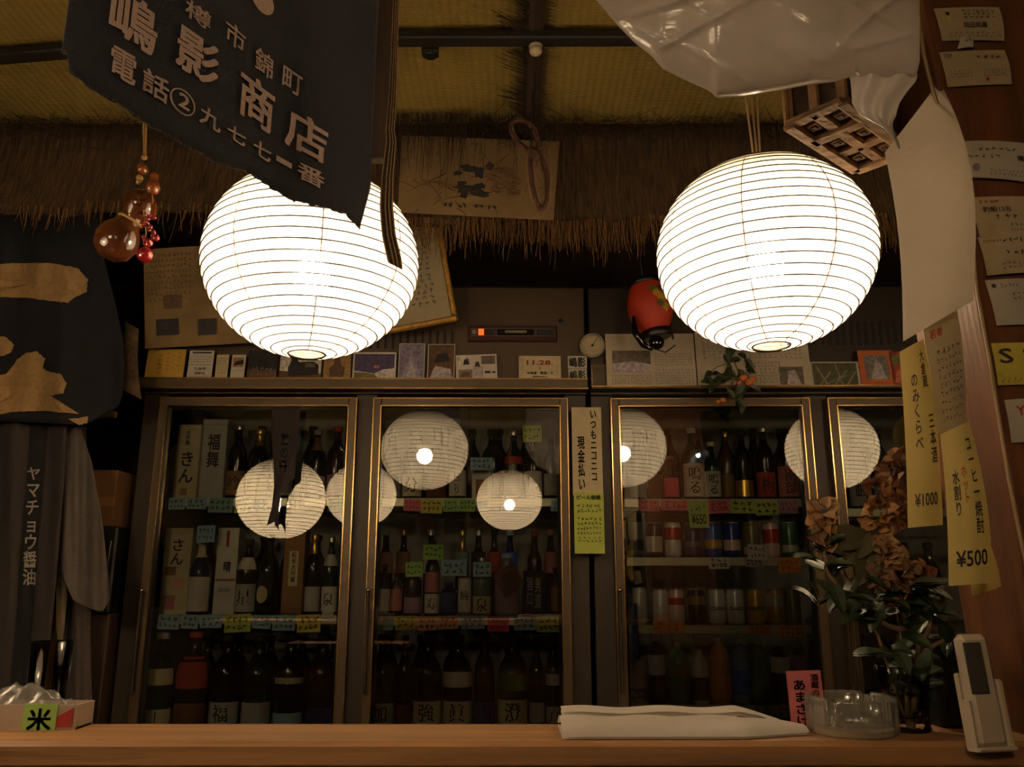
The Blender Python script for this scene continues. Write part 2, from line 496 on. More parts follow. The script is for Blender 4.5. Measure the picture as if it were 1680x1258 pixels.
def door(t, L, d, zt):
    o0, o1, i0, i1 = [L(GX(v, 655)) for v in d]
    dr = MB()
    y0, y1 = -0.018, 0.012
    zi1 = Z_TRIM; zi0 = Z_DBOT + .06
    dr.bbox((o0, y0, Z_DBOT), (i0, y1, Z_DTOP), .002); dr.bbox((i1, y0, Z_DBOT), (o1, y1, Z_DTOP), .002)
    dr.bbox((i0, y0, zi1), (i1, y1, Z_DTOP), .002); dr.bbox((i0, y0, Z_DBOT), (i1, y1, zi0), .002)
    fo = dr.build('door', steel, t)
    tr = MB(); w = .0035
    for (a0, a1, z0, z1) in ((o0, o1, Z_DBOT, Z_DTOP), (i0 - .002, i1 + .002, zi0, zi1 + .002)):
        tr.box((a0, y0 - .004, z0), (a0 + w, y0, z1)); tr.box((a1 - w, y0 - .004, z0), (a1, y0, z1))
        tr.box((a0, y0 - .004, z1 - w), (a1, y0, z1)); tr.box((a0, y0 - .004, z0), (a1, y0, z0 + w))
    tr.build('trim', brass, fo)
    g = MB(); g.box((i0 - .002, -.004, zi0 - .002), (i1 + .002, .000, zi1 + .002)); g.build('pane', pane_m, fo)
    gk = MB(); k = .012
    gk.box((i0, .001, zi0), (i0 + k, .012, zi1)); gk.box((i1 - k, .001, zi0), (i1, .012, zi1)); gk.box((i0, .001, zi1 - k), (i1, .012, zi1))
    gk.build('gasket', rubber, fo)
    hx = (o0 + i0) / 2 - .004
    zh = GZ(968); zl = GZ(1135)
    h = MB().tube([(hx, y0 - .02, zh), (hx, y0 - .02, zl)], .006, 8).box((hx - .004, y0 - .02, zh - .02), (hx + .004, y0, zh - .005)).box((hx - .004, y0 - .02, zl + .005), (hx + .004, y0, zl + .02))
    ho = h.build('handle', steel_dk, fo)
    MB().sphere((hx, y0 - .02, zh), .009, 10, 6).build('handle_cap', mat('chrome', (0.8, 0.78, 0.75), .15, 1.0), ho)
    return fo
DA = [(268, 588, 280, 574), (614, 931, 627, 918)]
DB = [(1001, 1325, 1015, 1312), (1354, 1678, 1369, 1664)]
# left unit
t, L, x0, x1, zt = fridge(UA, DA, 'brown glass door fridge with the row of small photo cards on its ledge', 628)
for d in DA: door(t, L, d, zt)
zl0, zl1 = GZ(645), GZ(628)
MB().box((x0, -.012, zt + .004), (x1, .05, zl0)).build('head_rail', steel_dk, t)
ld = MB().bbox((x0, -.075, zl0), (x1, .0, zl1), .004).build('ledge', steel, t)
MB().box((x0, -.0765, zl1 - .004), (x1, -.070, zl1 + .001)).box((x0, -.0765, zl0), (x1, -.070, zl0 + .004)).build('trim', brass, ld)
pn = MB().bbox((x0, .0, zl1 - .02), (x1, .035, ZTOP), .004).build('upper_panel', steel, t)
LEDGE_A = (zl1 + .001, GLASS_Y - .075)
# grille slots and controls
def slots(par, xa, xb, ya, yb, n):
    for i in range(n):
        x = L(GX(xa + (xb - xa) * i / (n - 1), 550))
        MB().box((x - .005, -.0025, GZ(yb)), (x + .005, .001, GZ(ya))).build('vent_slot', rubber, par)
slots(pn, 585, 742, 543, 572, 14)
cx0, cx1, cz0, cz1 = L(GX(768, 550)), L(GX(914, 550)), GZ(561), GZ(535)
cpn = MB().bbox((cx0, -.014, cz0), (cx1, .0, cz1), .003).build('control_panel', mat('control_brown', srgb(60, 26, 20), .35), t)
def cb(name, xa, xb, ya, yb, m, pr=.004):
    return MB().bbox((L(GX(xa, 550)), -.014 - pr, GZ(yb)), (L(GX(xb, 550)), -.0135, GZ(ya)), .0012).build(name, m, cpn)
blk = MATS['black_plastic']
silver_line = mat('silver_line', srgb(150, 150, 150), .4, .6)
for xa, xb in ((774, 812), (814, 877), (879, 909)):
    for q in ((xa, xb, 540, 540.8), (xa, xb, 551.4, 552.2), (xa, xa + .8, 540, 552), (xb - .8, xb, 540, 552)):
        cb('border_line', *q, silver_line, .001)
cb('switch', 774.5, 782, 542, 550, mat('switch_grey', srgb(120, 110, 90), .5))
cb('lit_switch', 785, 794, 541, 551, mat('switch_lit', srgb(255, 90, 30), .4, emit=1.6, emit_col=(1.0, 0.10, 0.015)))
cb('switch', 796, 811, 541, 551, blk)
cb('gauge_window', 816, 876, 541, 551.5, mat('gauge_dark', srgb(26, 22, 22), .2))
cb('gauge_scale', 828, 864, 543, 548, mat('gauge_scale', srgb(120, 105, 70), .5), .005)
cb('switch', 881, 908, 541, 551.5, blk)
MB().lathe([(.007, 0), (.007, .006), (.003, .008)], 10, M=Matrix.Translation((L(GX(920, 525)), 0, GZ(525))) @ Matrix.Rotation(R(90), 4, 'X')).build('screw', blk, t)
# thermometer stuck at the right end of the panel
tx, tz = L(GX(972, 566)), GZ(566)
# right unit
t2, L, x0, x1, zt2 = fridge(UB, DB, 'brown glass door fridge with newspaper clippings standing on its ledge', 641)
for d in DB: door(t2, L, d, zt2)
zr0, zr1 = GZ(643), GZ(639.5)
MB().box((x0, -.012, zt2 + .004), (x1, .05, zr0)).build('head_rail', steel_dk, t2)
ld2 = MB().bbox((x0, -.075, zr0 - .002), (x1, .0, zr1), .002).build('ledge', steel, t2)
MB().box((x0, -.0765, zr1 - .003), (x1, -.070, zr1 + .001)).build('trim', brass, ld2)
pn2 = MB().bbox((x0, .0, zr1 - .02), (x1, .035, ZTOP), .004).build('upper_panel', steel_dk, t2)
fpn = MB().bbox((x0 + .004, -.012, GZ(640)), (x1, .001, GZ(599)), .002).build('lower_panel', steel, t2)
MB().box((x0 + .004, -.0145, GZ(600)), (x1, -.011, GZ(598.6))).box((x0 + .004, -.0145, GZ(640)), (x0 + .0075, -.011, GZ(599))).build('trim', brass, fpn)
slots(pn2, 1325, 1480, 528, 566, 14)
LEDGE_B = (zr1 + .001, GLASS_Y - .075)
# shelves (each a thing resting in its fridge)
SH = {}
def shelf(u, da, db, ypx, key, label, rail=.026):
    z = GZ(ypx, GLASS_Y + .06); xa, xb = GX(da) + .012, GX(db) - .012
    Y0, Y1 = GLASS_Y + .06, GLASS_Y + FD - .06
    s = thing('fridge_shelf', u.W((xa + xb) / 2, Y0, z), label, 'shelf', None, u.yaw)
    h = (xb - xa) / 2; dp = Y1 - Y0
    wr = MB()
    for k in range(17):
        x = -h + 2 * h * k / 16
        wr.tube([(x, .004, -.004), (x, dp, -.004)], .0022, 4)
    for yy in (.02, dp / 2, dp - .01): wr.tube([(-h, yy, -.008), (h, yy, -.008)], .003, 4)
    wr.build('shelf_rack', shelf_m, s)
    MB().bbox((-h, -.004, -rail - .004), (h, .004, .000), .0015).build('price_rail', rail_m, s)
    SH[key] = (u, z, xa, xb, Y0)
for key, u, a, b, y, nm in (
        ('1a', UA, 280, 588, 817, 'upper wire shelf behind the first glass door with the gift boxes'),
        ('1b', UA, 280, 588, 1009, 'middle wire shelf behind the first glass door with the blue bottle'),
        ('1c', UA, 280, 588, 1195, 'lowest wire shelf behind the first glass door'),
        ('2a', UA, 614, 922, 817, 'upper wire shelf behind the second glass door'),
        ('2b', UA, 614, 922, 1011, 'middle wire shelf behind the second glass door with crowded small bottles'),
        ('2c', UA, 614, 922, 1195, 'lowest wire shelf behind the second glass door'),
        ('3a', UB, 1012, 1316, 818, 'upper wire shelf behind the third glass door above the cans'),
        ('3b', UB, 1012, 1316, 914, 'wire shelf with the upper row of cans'),
        ('3c', UB, 1012, 1316, 1025, 'wire shelf with the lower row of cans'),
        ('3d', UB, 1012, 1316, 1157, 'lowest wire shelf with soft drink bottles'),
        ('4a', UB, 1366, 1666, 834, 'upper wire shelf behind the fourth glass door'),
        ('4b', UB, 1366, 1666, 1025, 'middle wire shelf behind the fourth glass door'),
        ('4c', UB, 1366, 1666, 1195, 'lowest wire shelf behind the fourth glass door')):
    shelf(u, a, b, y, key, nm)
# ------------------------------------------------------------------ what stands in the fridges
def glass_mat(nm, col, rough=.12): return mat('bottle_' + nm, col, rough, spec=.5, coat=.3)
GL = {'black': glass_mat('black', (.006, .006, .006)), 'brown': glass_mat('brown', (.022, .010, .005)), 'green': glass_mat('green', (.008, .022, .012)),
      'navy': glass_mat('navy', (.008, .010, .045)), 'plum': glass_mat('plum', (.03, .012, .02)), 'amber': glass_mat('amber', (.10, .05, .015)),
      'frost': glass_mat('frost', (.22, .25, .25), .35), 'sage': glass_mat('sage', (.10, .14, .11), .25), 'lav': glass_mat('lav', (.2, .18, .28), .3)}
def paper(nm, r, g, b, rough=.8): return mat('paper_' + nm, srgb(r, g, b), rough, noise_scale=40, noise_amt=.06)
PW = {'white': paper('white', 214, 204, 188), 'cream': paper('cream', 205, 188, 150), 'grey': paper('grey', 176, 170, 160), 'tan': paper('tan', 140, 100, 58),
      'pink': paper('pink', 214, 120, 128), 'hot': paper('hot', 230, 70, 110), 'peach': paper('peach', 222, 160, 130), 'blue': paper('blue', 150, 180, 196),
      'green': paper('green', 150, 190, 96), 'yellow': paper('yellow', 212, 196, 84), 'lime': paper('lime', 186, 198, 92), 'orange': paper('orange', 224, 140, 44),
      'red': paper('red', 150, 44, 36), 'brown': paper('brown', 104, 60, 36), 'gold': mat('gold_foil', srgb(226, 180, 84), .28, .85),
      'silver': mat('silver_foil', srgb(205, 200, 190), .3, .8), 'black': paper('black', 24, 22, 22), 'navy': paper('navy', 44, 52, 104), 'rose': paper('rose', 178, 110, 104),
      'mauve': paper('mauve', 168, 132, 150), 'teal': paper('teal', 120, 150, 140), 'blueprint': paper('blueprint', 50, 90, 200), 'moss': paper('moss', 84, 104, 52)}
RED_INK = mat('ink_red', srgb(170, 40, 34), .7)
WHITE_INK = mat('ink_white', srgb(205, 200, 190), .7)
def bottle_prof(kind, r, h):
    q = {'sake': ((.94, 0), (1, .015), (1, .54), (.97, .60), (.80, .68), (.50, .75), (.37, .80), (.335, .86), (.33, .93), (.40, .935), (.40, .96)),
         'slim': ((.94, 0), (1, .02), (1, .60), (.95, .66), (.70, .72), (.46, .77), (.40, .82), (.38, .93), (.44, .935), (.44, .96)),
         'squat': ((.93, 0), (1, .03), (1, .66), (.92, .73), (.55, .80), (.42, .84), (.40, .92), (.46, .925), (.46, .96)),
         'pet': ((.82, 0), (.97, .03), (1, .10), (.95, .16), (1, .22), (1, .55), (.96, .58), (1, .61), (.99, .68), (.78, .80), (.48, .88), (.36, .90), (.36, .93))}[kind]
    return [(a * r, b * h) for a, b in q]
_cache = {}
def cached(key, fn):
    if key not in _cache: _cache[key] = fn()
    return _cache[key]
def band(r, z0, z1, half=1.25, n=12, taper=1.0):
    mb = MB()
    mb.grid(lambda u, v: (r * (1 + (taper - 1) * v) * math.sin((u - .5) * 2 * half), -r * (1 + (taper - 1) * v) * math.cos((u - .5) * 2 * half), z0 + (z1 - z0) * v), n, 1)
    return mb
def wrap(r): return lambda x, z0: (r * math.sin(x / r), -r * math.cos(x / r), z0)
def spot(key, x, yo, y=None):
    """(world point on the shelf, scale px->m) for a photo column x on shelf key, yo metres behind the rail"""
    u, z, xa, xb, Y0 = SH[key]
    Y = Y0 + yo
    p = P(x, y or 900, Y)
    return u, u.W(p.x, Y, z), Y, z
def bottle(key, x0, x1, ytop, yo, glass, cap, label, lab=None, shoulder=None, foil=None, kind='sake', group=None, name='sake_bottle', cat='bottle'):
    u, z, xa, xb, Y0 = SH[key]; Y = Y0 + yo
    ym = min(max(ytop + 40, 700), 1180)
    X0, X1 = P(x0, ym, Y).x, P(x1, ym, Y).x
    r = (X1 - X0) / 2; zt = P(840, ytop, Y).z; h = zt - z
    t = thing(name, u.W((X0 + X1) / 2, Y, z), label, cat, group, u.yaw)
    prof = bottle_prof(kind, r, h)
    link('body', cached((kind, round(r, 4), round(h, 3), glass), lambda: MB().lathe(prof, 20).mesh('body')), GL[glass], t)
    nr, ch = prof[-1][0], (.09 if kind == 'pet' else .07) * h
    zc0 = prof[-1][1] - (0 if kind == 'pet' else .035 * h)
    MB().lathe([(nr * 1.08, zc0), (nr * 1.12, zc0 + ch * .5), (nr * 1.1, h - .002), (nr * .9, h)], 14).build('cap', PW[cap], t)
    if foil:
        MB().lathe([(k[0] * 1.03, k[1]) for k in prof if .70 * h < k[1] < .95 * h], 16, caps=False).build('neck_foil', PW[foil], t)
    if lab:
        yt, yb, colr, txt, ink = (lab + (None,) * 5)[:5]
        z1 = P(840, yt, Y - r).z - z; z0 = max(P(840, yb, Y - r).z - z, .01)
        rl = r * 1.012
        lo = band(rl, z0, z1, 1.3).build('label', PW[colr], t)
        if txt:
            k = len(txt); hh = (z1 - z0) * .8; ww = min(hh / k * .95, r * 1.3); hh = min(hh, ww * k * 1.15)
            w = wrap(rl * 1.012); zc = (z0 + z1) / 2
            lettering(vert(txt), ww, hh, lambda a, b: w(a, b + zc), ink or INK(), lo, bold=.012)
    if shoulder:
        yt, yb, colr = shoulder
        z1 = P(840, yt, Y - r).z - z; z0 = P(840, yb, Y - r).z - z
        def rad(zz):
            for (ra, za), (rb, zb_) in zip(prof, prof[1:]):
                if za <= zz <= zb_: return ra + (rb - ra) * (zz - za) / max(zb_ - za, 1e-6)
            return prof[-1][0]
        mb = MB(); mb.grid(lambda a, b: ((rad(z0 + (z1 - z0) * b) * 1.02) * math.sin((a - .5) * 2.6), -(rad(z0 + (z1 - z0) * b) * 1.02) * math.cos((a - .5) * 2.6), z0 + (z1 - z0) * b), 12, 5)
        mb.build('shoulder_label', PW[colr], t)
    return t
def gift_box(key, x0, x1, ytop, yo, colr, label, texts=(), patches=(), group=None, depth=None):
    u, z, xa, xb, Y0 = SH[key]; Y = Y0 + yo
    X0, X1 = P(x0, (ytop + 100), Y).x, P(x1, ytop + 100, Y).x
    w = X1 - X0; h = P(840, ytop, Y).z - z; d = depth or w
    t = thing('gift_box', u.W((X0 + X1) / 2, Y, z), label, 'box', group, u.yaw)
    MB().bbox((-w / 2, 0, 0), (w / 2, d, h * .93), .0015).build('carton', PW[colr], t)
    MB().bbox((-w / 2 - .0008, -.0008, h * .93), (w / 2 + .0008, d + .0008, h), .0015).build('lid', PW[colr], t)
    for (a, b, c, e, m) in patches:
        MB().box((-w / 2 + a * w, -.0014, b * h), (-w / 2 + c * w, -.0002, e * h)).build('printed_panel', m, t)
    for (txt, cxf, czf, wf, hf, ink) in texts:
        lettering(vert(txt), wf * w, hf * h, lambda a, b: (a + (cxf - .5) * w, -.002, b + czf * h), ink, t, bold=.02)
    return t
B = bottle
I = INK()
# --- first door, upper shelf
gift_box('1a', 286, 324, 697, .03, 'cream', 'slim cream gift box with black brush writing beside the taller grey box', (('きん', .5, .42, .6, .42, I), ('大吟醸', .45, .82, .18, .2, I)),
         ((.3, .05, .6, .14, PW['rose']),))
gift_box('1a', 327, 368, 688, .05, 'grey', 'tall grey gift box with two large brush characters', (('福舞', .5, .60, .5, .42, I),))
B('1a', 377, 408, 697, .085, 'black', 'silver', 'black sake bottle with a silver cap and tan label right of the gift boxes', (772, 812, 'tan', '吟'))
B('1a', 409, 444, 704, .10, 'black', 'gold', 'black sake bottle with a gold foil neck on the upper shelf', (780, 815, 'cream'), foil='gold')
B('1a', 450, 486, 700, .12, 'brown', 'black', 'brown sake bottle hidden behind the black fish tailed banner', (775, 812, 'white'))
B('1a', 505, 537, 706, .09, 'black', 'grey', 'black sake bottle with a tan card on its neck', (780, 812, 'grey'), shoulder=(716, 738, 'tan'))
B('1a', 538, 570, 700, .12, 'brown', 'red', 'brown sake bottle with a red cap by the stile of the first door', (778, 812, 'mauve'))
# --- first door, middle shelf
gift_box('1b', 265, 310, 866, .03, 'cream', 'cream floral gift box beside the blue bottle', (('さん', .5, .72, .45, .3, I),), ((.15, .06, .55, .22, PW['rose']), (.4, .28, .85, .42, PW['peach']), (.1, .45, .5, .55, PW['tan'])))
B('1b', 314, 350, 884, .045, 'navy', 'white', 'navy blue sake bottle with a white label in front of white gift boxes', (946, 1003, 'white'), foil='cream')
gift_box('1b', 352, 387, 866, .05, 'white', 'white gift box with a dark red stripe right of the blue bottle', (('晴', .55, .55, .35, .12, I),), ((.42, .78, .56, .97, PW['red']), (.05, .38, .95, .41, PW['rose']), (.2, .26, .75, .30, PW['grey'])))
B('1b', 392, 425, 884, .07, 'brown', 'black', 'brown sake bottle with white shoulder band right of the white gift box', (958, 1005, 'grey', '星'), shoulder=(914, 934, 'white'))
o = B('1b', 425, 460, 880, .08, 'black', 'black', 'black sake bottle with a pale oval label beside the tan box')
zz = P(840, 975, SH['1b'][4] + .04).z - SH['1b'][1]
MB().grid(lambda a, b: (lambda rr: (.0405 * math.sin(((a - .5) * 1.1 * math.sqrt(max(1 - (2 * b - 1) ** 2, .0004))) - .25), -.0405 * math.cos(((a - .5) * 1.1 * math.sqrt(max(1 - (2 * b - 1) ** 2, .0004))) - .25), zz + (b - .5) * .062))(0), 10, 10).build('oval_label', PW['cream'], o)
gift_box('1b', 463, 497, 868, .05, 'tan', 'tan wooden gift box with a gold paper label', (('純米大吟醸', .5, .55, .22, .36, I),), ((.28, .33, .72, .74, PW['cream']),))
B('1b', 503, 530, 876, .09, 'black', 'gold', 'black sake bottle with a gold neck right of the tan box', (962, 1005, 'grey'), foil='gold')
B('1b', 531, 557, 880, .07, 'green', 'silver', 'green sake bottle with a cream shoulder label by the first door stile', (962, 1005, 'white', '泉'), shoulder=(909, 928, 'grey'))
# --- first door, lowest shelf: big bottles
for k, (x0, x1, yt, gl, cap, lab, sh, txt) in enumerate((
        (242, 292, 1036, 'green', 'white', (1164, 1205, 'cream', '一'), (1097, 1124, 'cream'), 'large green sake bottle with a cream shoulder label marked with one stroke'),
        (296, 348, 1034, 'brown', 'red', (1154, 1205, 'brown'), (1078, 1130, 'red'), 'large brown sake bottle wrapped in red neck paper'),
        (352, 400, 1040, 'black', 'black', (1152, 1205, 'grey', '福'), None, 'large black sake bottle with a grey label left of the blue labelled bottle'),
        (404, 451, 1042, 'green', 'black', (1153, 1205, 'grey'), None, 'large green sake bottle with a plain grey label'),
        (455, 503, 1038, 'black', 'black', (1170, 1205, 'blue'), (1112, 1122, 'grey'), 'large black sake bottle with a pale blue label'),
        (507, 556, 1040, 'brown', 'black', (1162, 1205, 'navy', '千'), None, 'large brown sake bottle with a navy label by the first door stile'))):
    B('1c', x0, x1, yt, .07, gl, cap, txt, lab, sh, group='large sake bottles on the lowest shelf')
# --- second door, upper shelf
B('2a', 632, 660, 712, .08, 'black', 'grey', 'black sake bottle at the left end of the second door upper shelf', (780, 815, 'grey'))
B('2a', 662, 694, 706, .06, 'brown', 'black', 'brown sake bottle with a cream label behind the big lantern reflection', (776, 815, 'cream', '分'))
B('2a', 702, 734, 700, .10, 'black', 'black', 'black sake bottle with a brown label on the second door upper shelf', (776, 815, 'brown'))
B('2a', 738, 766, 706, .05, 'brown', 'white', 'brown sake bottle with white writing label beside the white carton', (770, 813, 'white', 'にごり'))
gift_box('2a', 774, 806, 754, .04, 'white', 'small white carton behind a hanging price tag', (), ((.2, .1, .8, .5, PW['tan']),))
B('2a', 790, 826, 704, .14, 'black', 'black', 'broad shouldered black bottle behind the small white carton', (776, 812, 'grey'))
B('2a', 828, 858, 706, .07, 'green', 'silver', 'green sake bottle with a red seal on the second door upper shelf', (775, 812, 'grey'), shoulder=(748, 760, 'red'))
B('2a', 860, 890, 716, .08, 'black', 'black', 'black sake bottle under the yellow tag of the second door', (772, 812, 'white', 'し'))
B('2a', 892, 918, 718, .07, 'brown', 'black', 'brown sake bottle at the right end of the second door upper shelf', (776, 812, 'grey'))
# --- second door, middle shelf
M2 = [  # x0 x1 ytop yo glass cap kind label text
    (621, 641, 925, .04, 'black', 'black', 'slim', (966, 1002, 'white'), 'small black bottle with a white label at the left end of the crowded shelf'),
    (641, 661, 935, .05, 'plum', 'red', 'slim', (966, 1002, 'rose'), 'small plum coloured bottle with a reddish label'),
    (664, 692, 920, .04, 'plum', 'silver', 'slim', (980, 1006, 'mauve'), 'small plum bottle under the left green tag'),
    (698, 722, 886, .04, 'brown', 'black', 'slim', (974, 1007, 'white', '寿'), 'small brown bottle with a white lower label and rose upper label'),
    (722, 750, 955, .05, 'navy', 'navy', 'squat', (972, 1004, 'navy'), 'short navy cup bottle between two white labelled bottles'),
    (752, 774, 916, .04, 'frost', 'grey', 'slim', (948, 1004, 'white', '純'), 'frosted slim bottle with a tall white label'),
    (776, 806, 914, .04, 'sage', 'silver', 'slim', (978, 1006, 'cream', '泉'), 'sage green glass bottle with a cream label marked with a character'),
    (812, 852, 908, .06, 'lav', 'blue', 'slim', (950, 1006, 'mauve'), 'lavender bottle behind the brown diamond card'),
    (904, 920, 930, .05, 'amber', 'brown', 'slim', (962, 1002, 'tan'), 'small amber bottle at the right end of the crowded shelf')]
for (x0, x1, yt, yo, gl, cap, kd, lab, tx) in M2:
    sh = (936, 972, 'rose') if x0 == 698 else None
    b_ = B('2b', x0, x1, yt, yo, gl, cap, tx, lab, None, kind=kd, group='small bottles on the crowded shelf')
    if sh: 
        r_ = .0275
        z1_, z0_ = P(840, 938, SH['2b'][4] + .02).z - SH['2b'][1], P(840, 972, SH['2b'][4] + .02).z - SH['2b'][1]
        band(r_, z0_, z1_, 1.2).build('upper_label', PW['rose'], b_)
gift_box('2b', 860, 894, 936, .04, 'black', 'black carton with white vertical writing on the crowded shelf', (('旨口', .3, .55, .28, .62, WHITE_INK), ('男道', .7, .5, .3, .66, WHITE_INK)))
B('2b', 866, 890, 870, .14, 'brown', 'red', 'brown bottle rising behind the black carton', None, kind='slim')
for k, (x, gl, cap, lb, tx) in enumerate(((634, 'black', 'cream', 'rose', 'small black back row bottle with a cream cap'), (663, 'brown', 'gold', 'tan', 'small brown back row bottle with a cream and gold cap'), (708, 'green', 'silver', 'grey', 'small green back row bottle with a silver cap behind a green tag'),
                                    (760, 'green', 'gold', 'teal', 'small green back row bottle with a tall gold cap'), (786, 'black', 'silver', 'black', 'small black back row bottle with a thin silver cap'),
                                    (812, 'brown', 'black', 'red', 'small brown back row bottle with a red label'), (838, 'navy', 'blue', 'blueprint', 'small navy back row bottle with a blue label'), (905, 'brown', 'rose', 'rose', 'small brown back row bottle with a rose cap'))):
    B('2b', x - 12, x + 12, 868, .22, gl, cap, tx, (905, 940, lb), None, foil='gold' if x == 760 else None, kind='slim', group='small bottles in the back row of the crowded shelf')
# --- second door, lowest shelf
for k, (x0, x1, yt, gl, cap, lab, sh, txt) in enumerate((
        (607, 651, 1040, 'green', 'black', (1154, 1205, 'grey', '加'), None, 'large green sake bottle labelled with the character for add'),
        (652, 678, 1042, 'brown', 'black', (1156, 1205, 'brown'), None, 'large brown sake bottle with a brown label'),
        (680, 726, 1040, 'black', 'black', (1151, 1205, 'cream', '強'), None, 'large black sake bottle labelled with the character for strong'),
        (728, 776, 1042, 'black', 'black', (1151, 1205, 'cream', '眞'), (1103, 1128, 'white'), 'large black sake bottle with white shoulder band and bold character'),
        (780, 813, 1040, 'brown', 'black', (1152, 1205, 'navy', '山'), None, 'large brown sake bottle with a navy patterned label'),
        (817, 866, 1040, 'green', 'black', (1149, 1205, 'cream', '澄'), (1106, 1134, 'moss'), 'large green sake bottle with a slanted neck strip'),
        (868, 894, 1044, 'green', 'black', (1153, 1205, 'grey'), None, 'large green sake bottle with a plain label squeezed near the second door stile'),
        (895, 922, 1042, 'black', 'black', (1160, 1205, 'grey', '直'), (1106, 1125, 'white'), 'large black sake bottle with white neck label at the second door right end'))):
    b_ = B('2c', x0, x1, yt, .07, gl, cap, txt, lab, sh, group='large sake bottles on the lowest shelf')
# --- third door, upper shelf
T3 = [(1030, 1058, 704, .08, 'black', 'black', (780, 816, 'grey', None), 'black spirit bottle behind the lantern reflection in the third door'),
      (1060, 1086, 706, .06, 'brown', 'black', (778, 816, 'brown', None), 'brown spirit bottle with a brown label in the third door'),
      (1088, 1113, 748, .05, 'plum', 'rose', (783, 816, 'hot', None), 'short plum bottle with a bright pink label'),
      (1118, 1152, 702, .05, 'green', 'white', (759, 815, 'white', '鳴る'), 'tall green bottle with a white cap and large white label'),
      (1153, 1181, 725, .05, 'green', 'white', (772, 815, 'white', '鳴る'), 'shorter green bottle with a white cap beside its taller twin'),
      (1180, 1202, 708, .09, 'amber', 'gold', (778, 815, 'tan', None), 'amber bottle with a gold cap behind the gold based bottle'),
      (1202, 1232, 706, .05, 'black', 'black', (787, 818, 'gold', None), 'black bottle with a shining gold label'),
      (1236, 1268, 700, .06, 'brown', 'silver', (774, 816, 'red', '梅'), 'brown bottle with a red label marked plum'),
      (1271, 1306, 704, .06, 'brown', 'black', (764, 816, 'rose', '南部'), 'brown bottle with a pale rose label by the third door stile')]
for (x0, x1, yt, yo, gl, cap, lab, tx) in T3:
    b_ = B('3a', x0, x1, yt, yo, gl, cap, tx, lab, None, group='spirit bottles above the cans', name='spirit_bottle')
# --- cans
def can(key, x, w, ytop, colr, label, bandc=None, txt=None, ink=None, group='drink cans in two rows', yo=.04):
    u, z, xa, xb, Y0 = SH[key]; Y = Y0 + yo
    X0, X1 = P(x - w / 2, ytop + 30, Y).x, P(x + w / 2, ytop + 30, Y).x
    r = (X1 - X0) / 2; h = P(840, ytop, Y).z - z
    t = thing('drink_can', u.W((X0 + X1) / 2, Y, z), label, 'can', group, u.yaw)
    bo = MB().lathe([(r * .78, 0), (r * .97, .006), (r, .012), (r, h - .016), (r * .86, h - .004)], 20).build('body', colr, t)
    MB().lathe([(r * .86, h - .004), (r * .9, h - .001), (r * .88, h), (r * .8, h - .003)], 20).build('lid', PW['silver'], t)
    if bandc:
        for (a, b, m) in bandc: band(r * 1.008, a * h, b * h, 1.45).build('printed_band', m, bo)
    if txt:
        w_ = wrap(r * 1.016)
        lettering(txt, r * 1.9 if len(txt) > 2 else r * .9, h * .1 if len(txt) > 2 else h * .2, lambda a, b: w_(a, b + h * .45), ink or I, bo, bold=.03)
    return t
cm = lambda nm, r, g, b: mat('can_' + nm, srgb(min(255, int(r * 1.12)), min(255, int(g * 1.12)), min(255, int(b * 1.12))), .28, .15)
CAN = {k: cm(k, *v) for k, v in dict(grey=(110, 105, 98), dark=(44, 42, 44), white=(205, 200, 192), violet=(62, 54, 84), blue=(44, 74, 140), deep=(24, 44, 120), olive=(120, 112, 66), blush=(206, 176, 164), green=(52, 100, 60), gold=(190, 150, 70), red=(170, 52, 52), pale=(188, 182, 170), black=(24, 24, 24)).items()}
for k, (x, c_, bd, tx) in enumerate(((1043, 'grey', ((.2, .5, CAN['dark']),), 'grey can with a dark band at the left of the upper can row'), (1073, 'dark', ((.15, .6, CAN['pale']),), 'dark can with a pale patch'),
        (1104, 'white', ((.5, .85, CAN['red']),), 'white can with a red top band'), (1137, 'violet', ((.3, .45, CAN['grey']),), 'violet can beside the blue one'),
        (1170, 'blue', ((.25, .5, CAN['gold']),), 'blue can with a gold patch'), (1200, 'deep', ((.2, .5, CAN['blush']),), 'deep blue can with a blush band'),
        (1233, 'olive', ((.1, .3, CAN['pale']),), 'plain olive gold can beside the blush pink can'), (1265, 'blush', ((.4, .8, CAN['red']),), 'blush pink can with a red oval band'), (1295, 'green', ((.15, .35, CAN['pale']),), 'green can at the right of the upper can row'))):
    can('3b', x, 28, 857, CAN[c_], tx, bd)
for k, (x, w, yt, c_, bd, s, tx) in enumerate(((1049, 24, 963, 'pale', None, None, 'plain tall white can at the left of the lower can row'), (1084, 26, 966, 'white', ((.1, .3, CAN['blush']),), None, 'white can with a blush base next to the plain tall one'),
        (1110, 26, 966, 'blush', ((.55, .75, CAN['red']),), None, 'blush can with a red stamp'), (1143, 28, 966, 'black', ((.55, .8, CAN['olive']),), None, 'black can with an olive top band'),
        (1176, 29, 966, 'white', None, 'CLASSIC', 'white can lettered classic beside the black can'), (1206, 29, 966, 'white', None, 'CLASSIC', 'white can lettered classic beside the gold can'), (1240, 29, 966, 'gold', ((.4, .5, CAN['olive']),), None, 'gold can with an olive stripe'),
        (1272, 28, 966, 'gold', ((.5, .85, CAN['white']),), None, 'gold can with a white top band'), (1300, 26, 966, 'olive', None, None, 'plain olive can at the right of the lower can row'))):
    can('3c', x, w, yt, CAN[c_], tx, bd, s)
